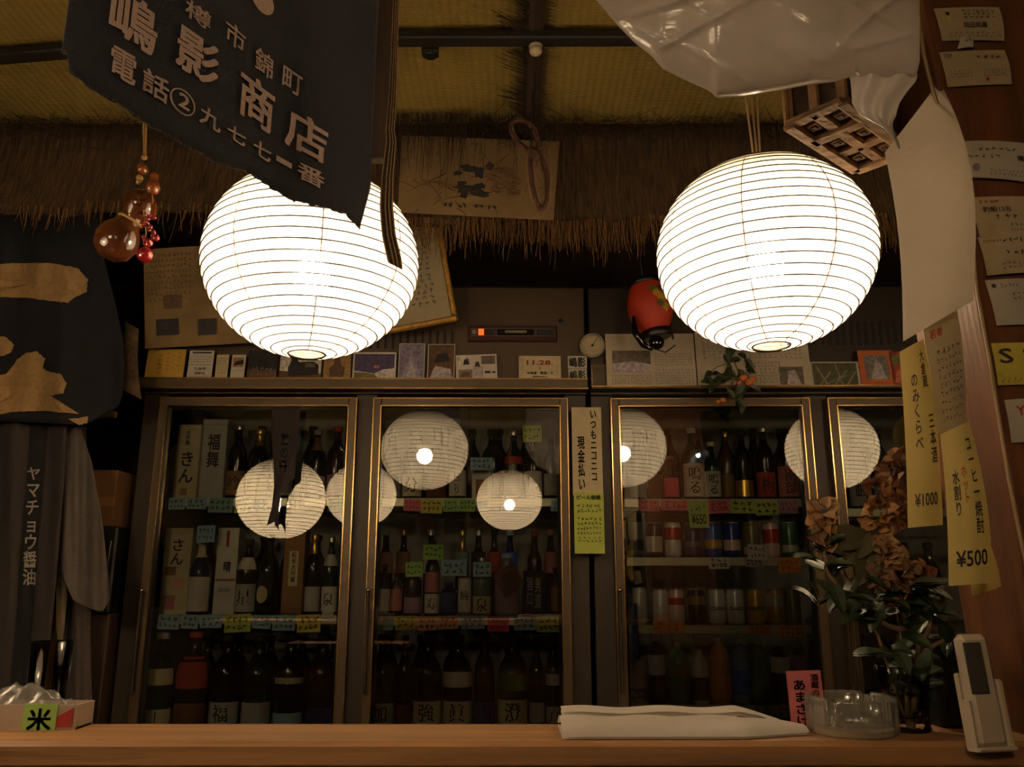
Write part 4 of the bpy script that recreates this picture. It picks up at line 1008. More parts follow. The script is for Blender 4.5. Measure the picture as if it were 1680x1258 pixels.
# ------------------------------------------------------------------ straw valance below the ceiling
YV = 2.35
straw_m = mat('straw', srgb(116, 84, 46), .85, noise_scale=30, noise_amt=.3, stretch=(6, 1, .6))
straw_dk = mat('straw_dark', srgb(96, 66, 36), .9, noise_scale=20, noise_amt=.35)
fuzz_m = mat('palm_fuzz', srgb(52, 36, 22), .95)
def strawmat(name):
    m, nt, out = nodes_of(name)
    b = nt.nodes.new('ShaderNodeBsdfPrincipled'); b.inputs['Roughness'].default_value = .9
    tc = nt.nodes.new('ShaderNodeTexCoord'); mp = nt.nodes.new('ShaderNodeMapping'); mp.inputs['Scale'].default_value = (90, 20, 7)
    nt.links.new(tc.outputs['Object'], mp.inputs[0])
    n = nt.nodes.new('ShaderNodeTexNoise'); n.inputs['Scale'].default_value = 1.6; n.inputs['Detail'].default_value = 6
    nt.links.new(mp.outputs[0], n.inputs['Vector'])
    r = nt.nodes.new('ShaderNodeValToRGB'); r.color_ramp.elements[0].position = .3; r.color_ramp.elements[1].position = .72
    r.color_ramp.elements[0].color = (*srgb(42, 30, 16), 1); r.color_ramp.elements[1].color = (*srgb(92, 68, 38), 1)
    nt.links.new(n.outputs['Fac'], r.inputs[0]); nt.links.new(r.outputs[0], b.inputs['Base Color'])
    bp = nt.nodes.new('ShaderNodeBump'); bp.inputs['Strength'].default_value = .9; bp.inputs['Distance'].default_value = .012
    nt.links.new(n.outputs['Fac'], bp.inputs['Height']); nt.links.new(bp.outputs[0], b.inputs['Normal'])
    nt.links.new(b.outputs[0], out.inputs[0])
    return m
thatch_m = strawmat('thatch')
val = thing('straw_valance', (0, YV, ZC), 'brown straw thatch valance with a ragged fringe hanging below the ceiling', 'thatch')
rv = random.Random(3)
x_l, x_r = -2.55, 2.55
def vbot(X):          # lower edge of the woven part (relative to ZC)
    xp = X / YV * F_PX / 1.06 + CXP
    y = 352 if xp < 330 else (352 + (xp - 330) * .06 if xp < 740 else 376)
    if xp < 0: y = 348
    y += 6 * math.sin(xp * .021) + 3 * math.sin(xp * .07)
    return P(840, y, YV - .05).z - ZC
def vsurf(u, v):
    X = x_l + u * (x_r - x_l); zb_ = vbot(X); z = -.005 + v * (zb_ + .005)
    yy = -.015 - .07 * v + .012 * math.sin(X * 9) * v + .02 * math.sin(v * 3.1) + .006 * noise.noise((X * 12, v * 9, 0))
    return (X, yy, z)
mb = MB().grid(vsurf, 160, 14); mb.grid(lambda u, v: (lambda p: (p[0], p[1] + .02, p[2]))(vsurf(1 - u, v)), 160, 3)
mb.build('woven_straw', thatch_m, val)
def strand(mb, p, d, L, r, bendv, n=3, segs=3):
    pts = [Vector(p) + Vector(d) * (L * k / segs) + Vector(bendv) * (k / segs) ** 2 for k in range(segs + 1)]
    mb.tube(pts, [r * (1 - .6 * k / segs) for k in range(segs + 1)], n, caps=False)
fm_ = MB()
for k in range(2600):
    X = rv.uniform(-1.75, 1.75); zb_ = vbot(X); xp = X / YV * F_PX / 1.06 + CXP
    if xp < 600 and rv.random() < .8: continue
    yy = -.085 + rv.uniform(-.012, .015)
    L_ = rv.uniform(.05, .10) if rv.random() > .12 else rv.uniform(.10, .15)
    if xp < 600: L_ *= .8
    strand(fm_, (X, yy, zb_ + .02), (rv.uniform(-.12, .12), rv.uniform(-.08, .08), -1), L_, rv.uniform(.0009, .0022), (rv.uniform(-.012, .012), rv.uniform(-.01, .01), 0))
tag(fm_.build('straw_fringe', straw_m, val), kind='stuff')
fz = MB()
for k in range(3400):
    X = rv.uniform(-1.75, 1.75); z = rv.uniform(-.075, .0) * (1 if rv.random() < .7 else 1.7)
    strand(fz, (X, -.03 - .07 * (-z) / .4 + rv.uniform(-.02, 0), z), (rv.uniform(-1, 1), rv.uniform(-1.0, .1), rv.uniform(-.7, .5)), rv.uniform(.03, .09), rv.uniform(.0006, .0013), (rv.uniform(-.02, .02), rv.uniform(-.02, .0), rv.uniform(-.03, .005)))
for k in range(260):      # loose straws on the face
    X = rv.uniform(-1.7, 1.7); z = rv.uniform(-.35, -.08)
    strand(fz, (X, -.05 - .09 * (-z) / .4, z), (rv.uniform(-1, 1), -.3, rv.uniform(-1.2, .2)), rv.uniform(.03, .10), .0009, (rv.uniform(-.02, .02), -.01, -.02))
for k in range(150):      # long dark fibres hanging over the painted sheet
    X = P(rv.uniform(648, 770) if k < 120 else rv.uniform(770, 900), 260, YV).x
    strand(fz, (X, -.11 + rv.uniform(-.012, .004), -.03), (rv.uniform(-.08, .08), 0, -1), rv.uniform(.08, .22), .0010, (rv.uniform(-.015, .015), 0, 0), 3, 4)
tag(fz.build('palm_fibres', fuzz_m, val), kind='stuff')
# painted sheet pinned on the valance
q4 = [(652, 348), (908, 361), (918, 232), (660, 222)]
Yq = [YV - .115, YV - .115, YV - .075, YV - .075]
pp = [P(x, y, Y) for (x, y), Y in zip(q4, Yq)]
def quadpt(u, v, off=0):
    a = pp[0].lerp(pp[1], u); b = pp[3].lerp(pp[2], u); p = a.lerp(b, v)
    return p - pp[0] + Vector((0, -off - .004 * math.sin(u * 8) * math.sin(v * 3.14), 0))
o = thing('painted_sheet', pp[0], 'pale sheet with an ink painted figure pinned upside down on the straw valance', 'poster')
mb = MB().grid(lambda u, v: quadpt(u, v), 10, 5); mb.grid(lambda u, v: quadpt(1 - u, v, -.002), 10, 5)
mb.build('sheet', mat('aged_cloth', srgb(112, 92, 60), .9, noise_scale=9, noise_amt=.15), o)
ink_sh = mat('ink_wash', srgb(34, 30, 30), .8); ink_rd = mat('ink_sienna', srgb(110, 60, 40), .8)
def blob(cx, cy, rx, ry, m, rnd, nm='painted_shape', n=14, off=.003):
    x0_, y0_, x1_, y1_ = 655, 225, 915, 355
    pts = []
    for k in range(n):
        a = 2 * math.pi * k / n; s_ = rnd.uniform(.6, 1.15)
        pts.append(quadpt((cx + rx * s_ * math.cos(a) - x0_) / (x1_ - x0_), 1 - (cy + ry * s_ * math.sin(a) - y0_) / (y1_ - y0_), off))
    c_ = sum(pts, Vector()) / n
    MB().add([c_] + pts, [(0, 1 + (k + 1) % n, 1 + k) for k in range(n)]).build(nm, m, o)
rq = random.Random(5)
for (cx, cy, rx, ry, m_) in ((770, 277, 18, 6, ink_sh), (751, 287, 8, 5, ink_sh), (787, 284, 9, 9, ink_sh), (803, 272, 8, 8, ink_sh), (768, 311, 24, 9, ink_sh), (790, 318, 18, 6, ink_sh), (764, 322, 8, 6, ink_sh), (790, 305, 12, 5, ink_sh), (758, 303, 9, 4, ink_sh)):
    blob(cx, cy, rx, ry, m_, rq)
for k in range(34):
    cx, cy = rq.uniform(800, 850), rq.uniform(270, 318)
    if k > 24: cx, cy = rq.uniform(680, 760), rq.uniform(300, 320)
    a = [quadpt((cx + dx - 655) / 260, 1 - (cy + dy - 225) / 130, .004) for dx, dy in ((-7, rq.uniform(-3, 3)), (-2, -3), (3, rq.uniform(-3, 3)), (8, rq.uniform(-2, 3)))]
    MB().tube(a, .0011, 4).build('brush_stroke', ink_rd, o)
for cx in (738, 763, 789, 812):
    s = scribble(.030, .018, 1, rq, 2, .12, 0); bz = quadpt((cx - 655) / 260, 1 - (340 - 225) / 130, .006)
    s.v = [(bz.x + X, bz.y, bz.z + Z) for X, _, Z in s.v]; s.build('brush_mark', ink_sh, o)
# fibre seam on the ceiling
sm = thing('fibre_seam', (seam_x, 2.0, ZC), 'dark palm fibre trim along the ceiling mat seam with spiky bristles', 'trim')
mb = MB()
mb.grid(lambda u, v: ((u - .5) * .045 + .012, -.75 + v * 1.06, -.010 - .006 * math.sin(u * 3.14)), 3, 10); mb.build('binding_strip', fuzz_m, sm)
sk = MB()
rs = random.Random(9)
for k in range(230):
    yy = rs.uniform(-.75, .30)
    clump = math.sin(yy * 38) * .5 + .5
    strand(sk, (-.004, yy, -.012), (-1, -.55 - rs.uniform(0, .35), -.12), rs.uniform(.02, .05) + .045 * clump, rs.uniform(.0008, .0018), (0, -.02, -.01))
for k in range(260):
    yy = -.75 + 1.05 * k / 260
    strand(sk, (.01, yy, -.018), (1, rs.uniform(-.1, .1), -.05), rs.uniform(.035, .065), .0008, (0, 0, -.006))
tag(sk.build('bristles', fuzz_m, sm), kind='stuff')
# porcelain knob, cord and rope coil
kp = ceil_pt(879, 73, ZC - .03)
kn = thing('porcelain_knob', kp, 'white porcelain insulator knob on the black batten', 'knob')
MB().lathe([(.006, -.030), (.013, -.028), (.017, -.022), (.017, -.015), (.012, -.012), (.018, -.006), (.018, .004), (.010, .008)], 16).build('knob', mat('porcelain', srgb(205, 190, 160), .3), kn)
MB().tube([(0, 0, -.014), (.004, .12, -.012), (.003, .3, -.006), (.002, YV - .06 - kp.y, -.02)], .0022, 5).build('cord', wire_m, kn)
rope_a = mat('rope_brown', srgb(80, 48, 34), .8, noise_scale=120, noise_amt=.3, bump=.6, bump_scale=250); rope_b = mat('rope_pale', srgb(120, 94, 68), .8, noise_scale=120, noise_amt=.2)
rc = thing('rope_coil', P(872, 245, 2.14), 'coiled brown and tan rope hanging in front of the straw valance', 'rope')
o0 = P(872, 245, 2.14)
def pl_(pts, Y=2.14): return [P(x, y, Y + dz) - o0 for x, y, dz in pts]
def loop(cps, n=40):
    k = len(cps); out_ = []
    for q in range(n):
        f = q / n * k; i = int(f); t_ = f - i
        p0, p1, p2, p3 = [cps[(i + d) % k] for d in (-1, 0, 1, 2)]
        out_.append(.5 * ((2 * p1) + (p2 - p0) * t_ + (2 * p0 - 5 * p1 + 4 * p2 - p3) * t_ ** 2 + (3 * p1 - p0 - 3 * p2 + p3) * t_ ** 3))
    return out_
for dx, m_, dz in ((0, rope_a, 0), (5, rope_b, .012), (-4, rope_b, .02)):
    MB().tube(loop(pl_([(870 + dx, 248, dz), (872 + dx, 300, dz - .01), (884 + dx, 342 - abs(dx), dz), (898 + dx * .5, 330, dz), (897 + dx * .5, 285, dz + .01), (884, 250, dz)])), .0055, 6, closed=True).build('rope_loop', m_, rc)
for dx, m_, dz in ((0, rope_a, 0), (3, rope_b, .012)):
    MB().tube(loop(pl_([(874 + dx, 250, dz), (848 + dx, 232, dz), (837 + dx, 208, dz), (852, 197 - dx, dz), (874 - dx, 206, dz), (884 - dx, 232, dz)])), .0058, 6, closed=True).build('rope_loop', m_, rc)
MB().tube(pl_([(866, 246, -.012), (884, 252, -.012)]), .010, 8).tube(pl_([(868, 252, -.012), (886, 258, -.012)]), .010, 8).build('rope_binding', rope_a, rc)
MB().tube(pl_([(878, 248, 0), (895, 240, 0), (905, 290, -.01), (901, 325, 0)]), .003, 5).build('loose_end', rope_b, rc)
MB().tube([Vector((0, 0, 0)), Vector((.004, 0, ZC - o0.z - .02))], .0025, 5).build('hanging_cord', wire_m, rc)

# ------------------------------------------------------------------ navy noren in front of the left lantern
nA, nB = hit(110, 118, Vector((0, .90, 0)), Vector((0, 1, 0))), None
Hn = nA.z
nB = hit(590, 374, Vector((0, 0, Hn)), Vector((0, 0, 1)))
nd = Vector((nB.x - nA.x, nB.y - nA.y, 0)).normalized(); nn = Vector((nd.y, -nd.x, 0))     # faces the camera side
def nuv(x, y):
    p = hit(x, y, nA, nn); return (p - nA).dot(nd), p.z - Hn
navy = mat('navy_cotton', srgb(30, 30, 42), .95, noise_scale=300, noise_amt=.25, bump=.3, bump_scale=500, sheen=.15)
nor = thing('noren_cloth', nA, 'navy noren cloth with large pale Japanese lettering hanging before the left lantern', 'noren')
edge = [(107, 89), (110, 118), (134, 143), (187, 175), (234, 207), (280, 229), (330, 254), (366, 270), (413, 281), (452, 304), (491, 327), (545, 342), (570, 351), (584, 368), (590, 374), (606, 308)]
ev = [nuv(x, y) for x, y in edge]
umin, umax = nuv(105, 40)[0], ev[-1][0]
def nbot(u):
    if u <= ev[0][0]: return ev[0][1]
    for (u0, z0), (u1, z1) in zip(ev, ev[1:]):
        if u0 <= u <= u1 and u1 > u0: return z0 + (z1 - z0) * (u - u0) / (u1 - u0)
    return ev[-1][1]
ZTN = ZC - .10 - Hn
def noff(u, z): return .010 * math.sin(u * 11 + .6) * (1 - z / 1.2) + .0015 * math.sin(u * 31 + z * 5)
def npt(u, z, off=0):
    return nd * u + Vector((0, 0, z)) + nn * (noff(u, z) + off)
rnz = random.Random(4)
us = sorted(set([umin + (umax - umin) * k / 90 for k in range(91)] + [e[0] for e in ev]))
def ncol(i, v):
    u = us[i]; zb_ = nbot(u) + (rnz.uniform(-.0025, .0015) if v == 0 else 0); return npt(u, zb_ + (ZTN - zb_) * v)
mb = MB(); NVN = 44
vs = [ncol(i, j / NVN) for j in range(NVN + 1) for i in range(len(us))]; W_ = len(us)
mb.add(vs, [(j * W_ + i, j * W_ + i + 1, (j + 1) * W_ + i + 1, (j + 1) * W_ + i) for j in range(NVN) for i in range(W_ - 1)], True)
co = mb.build('cloth', navy, nor); so = co.modifiers.new('thickness', 'SOLIDIFY'); so.thickness = .0015
fr_ = MB()
for k in range(420):
    u = rnz.uniform(umin, umax); z = nbot(u)
    strand(fr_, npt(u, z + .002), (rnz.uniform(-.6, .6), rnz.uniform(-.3, .3), -1), rnz.uniform(.002, .007), .0005, (0, 0, 0), 3, 1)
u_, z_ = nuv(588, 372); strand(fr_, npt(u_, z_), (.1, 0, -1), .014, .0006, (.004, 0, 0), 3, 4)
tag(fr_.build('frayed_hem', mat('fray', srgb(92, 78, 62), .9), nor), kind='stuff')
dye = mat('undyed_lettering', srgb(205, 180, 168), .95, noise_scale=200, noise_amt=.12)
def nchar(ch, x0, y0, x1, y1, bold=.02):
    cx, cy = (x0 + x1) / 2, (y0 + y1) / 2
    uc, zc = nuv(cx, cy); ua, ub = nuv(x0, cy)[0], nuv(x1, cy)[0]
    sh = abs(nuv(cx, cy)[1] - nuv(cx, cy + 1)[1])
    slope = .50
    hpx = max((y1 - y0) - .36 * (x1 - x0), .62 * (y1 - y0))
    if ch == '一': hpx = 9
    lettering(ch, (ub - ua) * .98, hpx * sh, lambda X, Z: npt(uc + X, zc + Z, .005), dye, nor, bold=bold)
for ch, *bx in (('嶋', 168, -18, 253, 97), ('影', 280, 47, 357, 148), ('商', 389, 116, 456, 218), ('店', 472, 177, 540, 267)): nchar(ch, *bx, bold=.024)
for ch, *bx in (('電', 168, 80, 214, 147), ('話', 221, 116, 270, 175), ('2', 284, 154, 305, 186), ('九', 320, 175, 359, 220), ('七', 368, 204, 404, 241), ('七', 416, 227, 450, 265), ('一', 457, 254, 484, 275), ('番', 491, 265, 534, 309)): nchar(ch, *bx, bold=.020)
for ch, *bx in (('小', 236, -42, 276, 10), ('樽', 295, 4, 341, 52), ('市', 363, 36, 402, 88), ('錦', 418, 77, 452, 129), ('町', 466, 109, 499, 157)): nchar(ch, *bx, bold=.014)
uc, zc = nuv(294, 170); ru = (nuv(316, 170)[0] - nuv(273, 170)[0]) / 2
MB().tube([npt(uc + ru * math.cos(a * 6.2832 / 28), zc + .86 * ru * math.sin(a * 6.2832 / 28), .002) for a in range(28)], .0013, 5, closed=True).build('circle_mark', dye, nor)
uc, zc = nuv(433, -3); ru = (nuv(455, 0)[0] - nuv(411, 0)[0]) / 2
MB().add([npt(uc + ru * math.cos(a * 6.2832 / 24), zc + .9 * ru * math.sin(a * 6.2832 / 24), .002) for a in range(24)], [tuple(range(24))]).build('dot_mark', dye, nor)
MB().tube([npt(umin - .1, ZTN), npt(umax + .1, ZTN)], .012, 8).build('rod', mat('bamboo_rod', srgb(90, 66, 36), .5), nor)
for u in (umin + .05, umax - .05): MB().tube([npt(u, ZTN), npt(u, ZTN + .115)], .002, 5).build('hanging_cord', wire_m, nor)
# woven strap hanging beside the noren
Ys = 1.30
path = [(652, -150, 5), (651, -60, 5), (650, 0, 5), (647, 90, 5.5), (644, 160, 6.5), (640, 215, 7.5), (642, 232, 8.5), (636, 290, 10), (634, 340, 11), (638, 385, 11.5), (647, 425, 12), (649, 437, 12)]
sp0 = P(650, 0, Ys)
stp = thing('woven_strap', sp0, 'dark woven strap with pale edge stripes dangling over the left lantern', 'strap')
def strip(a, b, off, m, nm):
    vs = []
    for (x, y, w_) in path:
        for e in (a, b):
            p = P(x + e * w_, y + (6 * e if y > 430 else 0), Ys + .004 * math.sin(y * .03) - off); vs.append(p - sp0)
    k = len(path)
    mb = MB().add(vs, [(2 * i, 2 * i + 1, 2 * i + 3, 2 * i + 2) for i in range(k - 1)])
    o_ = mb.build(nm, m, stp)
    sd = o_.modifiers.new('thickness', 'SOLIDIFY'); sd.thickness = .002
    return o_
strap_d = mat('strap_dark', srgb(58, 44, 34), .9, noise_scale=150, noise_amt=.4, bump=.5, bump_scale=300); strap_l = mat('strap_light', srgb(150, 122, 86), .9, noise_scale=160, noise_amt=.3)
strip(-1, 1, 0, strap_d, 'webbing')
for a, b in ((-.98, -.8), (-.25, -.08), (.30, .46), (.8, .98)): strip(a, b, .0015, strap_l, 'stripe')
# dark wooden slat behind the noren
a, b = P(607, 268, 1.62), P(640, 40, 1.62)
MB_s = MB().bbox((a.x, 1.60, a.z), (P(640, 200, 1.62).x, 1.625, ZC - .004), .003)
tag(MB_s.build('hanging_board', mat('slat_wood', srgb(56, 40, 30), .7, noise_scale=10, noise_amt=.3, stretch=(8, 8, .6))), 'narrow dark wooden board hanging from the ceiling behind the noren', 'board')

# ------------------------------------------------------------------ gourd charm
Yg = 1.62
g0 = P(236, 208, Yg)
gr = thing('gourd_charm', g0, 'hanging charm of glossy brown gourds with red beads', 'ornament')
lac = mat('lacquer_brown', srgb(74, 38, 18), .2, noise_scale=14, noise_amt=.3, coat=.8); lac2 = mat('lacquer_amber', srgb(112, 60, 26), .25, coat=.6)
bead_r = mat('bead_red', srgb(128, 24, 30), .12, coat=.8); jute = mat('jute', srgb(150, 118, 66), .9)
def G(x, y, dz=0): return P(x, y, Yg + dz) - g0
sc_ = 1 / F_PX * Yg * 1.065
MB().tube([(0, 0, ZC - g0.z - .01), (0, 0, 0), G(237, 262)], .0024, 6).tube([(.006, 0, ZC - g0.z - .01), (.005, 0, 0), G(238, 262)], .0022, 6).build('cord', jute, gr)
for (x, y, r_, m_) in ((237, 258, 5, jute), (234, 277, 10, lac2), (229, 292, 6, jute), (227, 299, 4, jute)):
    MB().sphere(G(x, y), r_ * sc_, 12, 8).build('wooden_bead', m_, gr)
big = MB(); axis = (G(228, 338) - G(192, 392)).normalized()
rot = Vector((0, 0, 1)).rotation_difference(axis).to_matrix().to_4x4()
big.lathe([(.0005, -.050), (.020, -.047), (.038, -.032), (.045, -.008), (.041, .014), (.028, .034), (.0215, .046), (.024, .056), (.033, .070), (.0365, .084), (.034, .098), (.024, .110), (.010, .118), (.005, .126), (.004, .134)], 28, c=(0, 0, 0), M=Matrix.Translation(G(194, 391)) @ rot)
big.build('large_gourd', lac, gr)
MB().tube([G(194, 391) + rot.to_3x3() @ Vector((.0235 * math.cos(k * .449), .0235 * math.sin(k * .449), .046)) for k in range(14)], .0032, 6, closed=True).build('waist_cord', jute, gr)
sg = MB().lathe([(.0004, -.014), (.010, -.012), (.0155, -.002), (.0135, .008), (.008, .014), (.0085, .02), (.010, .026), (.007, .032), (.0025, .036)], 18, c=tuple(G(251, 308, -.03)))
sg.build('small_gourd', lac2, gr)
MB().bbox(tuple(G(246, 360, -.03) + Vector((-.001, -.002, 0))), tuple(G(256, 335, -.03) + Vector((.001, .002, .001))), .001).build('wooden_tag', lac2, gr)
rb = random.Random(8)
for k in range(22):
    f = k / 21; x = 243 + rb.uniform(-9, 10); y = 352 + 48 * f
    MB().sphere(G(x, y, -.03 + rb.uniform(-.012, .012)), rb.uniform(3.0, 4.6) * sc_, 8, 6).build('red_bead', bead_r, gr)
for (x, y, r_) in ((243, 398, 8), (238, 418, 13), (256, 390, 6)): MB().sphere(G(x, y, -.035), r_ * sc_, 14, 9).build('red_bead', bead_r, gr)
MB().tube([G(236, 345, -.03), G(240, 380, -.034), G(239, 412, -.035)], .0016, 5).tube([G(250, 320, -.03), G(252, 345, -.03)], .001, 5).build('bead_thread', jute, gr)

# ------------------------------------------------------------------ barrel shaped red lantern hanging over the newspaper
Yr = 2.78
r0 = P(1066, 505, Yr)
rl_ = thing('red_barrel_lantern', r0, 'unlit red orange barrel lantern with painted emblem hanging tilted beside the right lantern', 'lantern')
ax = (P(1053, 462, Yr) - P(1073, 545, Yr)).normalized(); rot = Vector((0, 0, 1)).rotation_difference(ax).to_matrix().to_4x4()
red_p = mat('red_paper', srgb(180, 54, 28), .6, noise_scale=30, noise_amt=.15)
prof = []
for k in range(17):
    f = k / 16; prof.append((.052 + .026 * math.sin(math.pi * f) + (.002 if k % 2 else 0), -.085 + .17 * f))
MB().lathe(prof, 24, M=rot).build('paper_body', red_p, rl_)
for z0, z1 in ((.083, .105), (-.115, -.083)): MB().lathe([(.050, z0), (.055, z0 + .004), (.055, z1 - .004), (.046, z1)], 24, M=rot).build('end_cap', MATS['black_plastic'], rl_)
pat = {'y': mat('emblem_yellow', srgb(190, 150, 50), .6), 'g': mat('emblem_green', srgb(60, 84, 40), .6)}
rr = random.Random(2)
for k, (a0, z0, s_, c_) in enumerate(((.25, .03, .016, 'y'), (.45, .012, .018, 'y'), (.3, -.012, .014, 'g'), (.55, -.025, .016, 'y'), (.1, .05, .014, 'g'), (.5, .045, .012, 'g'))):
    R_ = .0805
    mb = MB(); n = 12
    pts = [(a0 + s_ / R_ * rr.uniform(.7, 1.2) * math.cos(q * 6.2832 / n), z0 + s_ * rr.uniform(.7, 1.2) * math.sin(q * 6.2832 / n)) for q in range(n)]
    def on(a, z): 
        f = (z + .085) / .17; r_ = .0555 + .026 * math.sin(math.pi * max(0, min(1, f))); return rot @ Vector((r_ * math.sin(a), -r_ * math.cos(a), z))
    mb.add([on(a0, z0)] + [on(*p) for p in pts], [(0, 1 + q, 1 + (q + 1) % n) for q in range(n)]); mb.build('painted_emblem', pat[c_], rl_)
dk = MB().tube([P(1040, 520, Yr - .05) - r0, P(1042, 545, Yr - .07) - r0, P(1056, 566, Yr - .07) - r0, P(1070, 574, Yr - .06) - r0], [.006, .013, .012, .004], 8)
dk.sphere(P(1077, 562, Yr - .03) - r0, .028, 14, 9, sc=(1, .8, .9))
dk.build('black_tassel', mat('black_lacquer', srgb(20, 18, 18), .12, coat=.8), rl_)
MB().tube([P(1072, 572, Yr - .06) - r0, P(1092, 578, Yr - .06) - r0, P(1108, 566, Yr - .05) - r0], .0025, 5).tube([P(1092, 500, Yr) - r0, P(1100, 530, Yr - .02) - r0, P(1104, 556, Yr - .03) - r0], .004, 5).build('tassel_cord', wire_m, rl_)
MB().tube([rot @ Vector((0, 0, .1)), P(1050, 430, Yr - .02) - r0, Vector((P(1050, 430, Yr).x - r0.x, YV + .03 - Yr, ZC - r0.z - .02))], .002, 5).build('hanging_cord', wire_m, rl_)

# ------------------------------------------------------------------ fruit branch pinned in front of the right clippings
Yf = GLASS_Y - .11
f0 = P(1200, 585, Yf)
fb = thing('fruit_branch', f0, 'leafy branch with small orange fruit hanging before the newspaper clipping', 'branch')
FB = lambda x, y, d=0: P(x, y, Yf + d) - f0
twig = mat('twig_bark', srgb(84, 64, 42), .8); leaf_d = mat('leaf_dark', srgb(50, 60, 34), .4, noise_scale=20, noise_amt=.3); fruit_m = mat('fruit_orange', srgb(196, 112, 60), .4, noise_scale=30, noise_amt=.2)
MB().tube([FB(1222, 530, .02), FB(1215, 560), FB(1200, 585), FB(1190, 610), FB(1170, 630)], .0028, 5).tube([FB(1200, 585), FB(1212, 610), FB(1226, 625)], .0022, 5).tube([FB(1212, 612), FB(1200, 630), FB(1195, 655)], .0018, 5).tube([FB(1195, 596), FB(1176, 602), FB(1164, 612)], .0018, 5).tube([FB(1222, 530, .02), Vector((P(1235, 440, Yf).x - f0.x, YV + .03 - Yf, ZC - f0.z - .03))], .0015, 5).build('stem', twig, fb)
def leafmesh(nm, L, w, fold=.25, curl=.2, thick=0):
    mb = MB(); n = 6
    for s in (-1, 1):
        vs = []
        for k in range(n + 1):
            f = k / n; ww = w * math.sin(math.pi * f ** .8) ** .8 if 0 < f < 1 else .0002
            vs += [(0, f * L, -curl * L * f * f), (s * ww, f * L, ww * fold - curl * L * f * f)]
        mb.add(vs, [(2 * k, 2 * k + 1, 2 * k + 3, 2 * k + 2) if s > 0 else (2 * k, 2 * k + 2, 2 * k + 3, 2 * k + 1) for k in range(n)], True)
    if thick:
        vs0 = list(mb.v); fs0 = list(mb.f); mb.add([(x, y, z - thick) for x, y, z in vs0], [tuple(reversed(f)) for f in fs0], True)
    return mb.mesh(nm)
def orient(d, up=Vector((0, -1, .3))):
    d = Vector(d).normalized(); z = up - d * up.dot(d)
    if z.length < .01: z = Vector((1, 0, 0)) - d * d.x
    z.normalize(); x = d.cross(z)
    return Matrix((x, d, z)).transposed().to_euler()
lm = leafmesh('leaf', .048, .0125, .3, .25)
rl2 = random.Random(12)
for k in range(44):
    x, y = rl2.choice(((1205, 570), (1190, 585), (1215, 585), (1180, 612), (1222, 612), (1200, 640), (1168, 625), (1210, 655), (1228, 635), (1195, 560)))
    x += rl2.uniform(-12, 12); y += rl2.uniform(-10, 10)
    d = Vector((rl2.uniform(-1, 1), rl2.uniform(-.6, .3), rl2.uniform(-1, .5)))
    link('leaf', lm, leaf_d, fb, FB(x, y, rl2.uniform(-.02, .02)), orient(d))
for (x, y, r_) in ((1220, 620, 7), (1229, 627, 7), (1213, 628, 5), (1236, 622, 5), (1186, 657, 5.5), (1178, 659, 4)):
    MB().sphere(FB(x, y, -.02), r_ / F_PX * Yf * 1.03, 12, 8, sc=(1, 1, .9)).build('fruit', fruit_m, fb)
# ------------------------------------------------------------------ bar counter
YF = 1.15
ZK = P(840, 1215, YF).z
YBK = 1.285
wood_top = mat('counter_wood', srgb(160, 118, 76), .5, noise_scale=5, noise_amt=.35, stretch=(.35, 5, 5), bump=.15, bump_scale=20)
wood_fr = mat('counter_front_wood', srgb(112, 72, 40), .55, noise_scale=5, noise_amt=.3, stretch=(.3, 5, 5), bump=.15, bump_scale=18)
XP0 = P(1590, 1200, YF).x
ct = thing('bar_counter', (0, YF, 0), 'long wooden bar counter ledge in front of the fridges', 'counter')
XP0 = .695 - .25
MB().bbox((-1.6, -.006, ZK - .034), (XP0 + .25, YBK - YF, ZK), .006).build('counter_top', wood_top, ct)
MB().bbox((-1.6, .008, ZK - .16), (XP0 + .25, .04, ZK - .034), .002).build('apron_rail', wood_fr, ct)
bw = (XP0 + 1.85) / 16
for k in range(16):
    MB().bbox((-1.6 + bw * k + .001, .018, .0), (-1.6 + bw * (k + 1) - .001, .036, ZK - .16), .002).build('front_plank', wood_fr, ct)
# ------------------------------------------------------------------ wooden post on the right
post_m = mat('post_wood', srgb(98, 58, 30), .55, noise_scale=4, noise_amt=.35, stretch=(7, 7, .5), bump=.2, bump_scale=14)
YP = 1.16
e0, e1 = P(1512, 0, YP), P(1677, 893, YP)
lean = math.atan2(e1.x - e0.x, e0.z - e1.z)
zp0 = 0.0
xb_ = e1.x + (e1.z - zp0) * math.tan(lean)
post = MB()
PD = .19
def px_(z): return xb_ - z * math.tan(lean)
vs = []
for z in (0, ZC - .03):
    vs += [(px_(z), YP, z), (px_(z) + .34, YP, z), (px_(z) + .34, YP + PD, z), (px_(z), YP + PD, z)]
post.add(vs, [(0, 3, 2, 1), (4, 5, 6, 7), (0, 1, 5, 4), (1, 2, 6, 5), (2, 3, 7, 6), (3, 0, 4, 7)])
po = post.build('wooden_post', post_m)
bv = po.modifiers.new('bevel', 'BEVEL'); bv.width = .004; bv.segments = 2
tag(po, 'leaning brown wooden post covered in business cards', 'post')
# pale cable along the corner of the post
cb_pts = [(1500, -60), (1506, 20), (1516, 90), (1531, 150), (1556, 225), (1577, 300), (1592, 380), (1604, 480), (1622, 580), (1640, 690), (1656, 790), (1677, 893), (1700, 1000), (1722, 1100)]
mb = MB().tube([(lambda p: p)(P(x, y, YP - .006)) for x, y in cb_pts], .0028, 6)
tag(mb.build('pale_cable', mat('cable_sheath', srgb(160, 134, 100), .6)), 'thin pale cable running down the edge of the wooden post', 'cable')
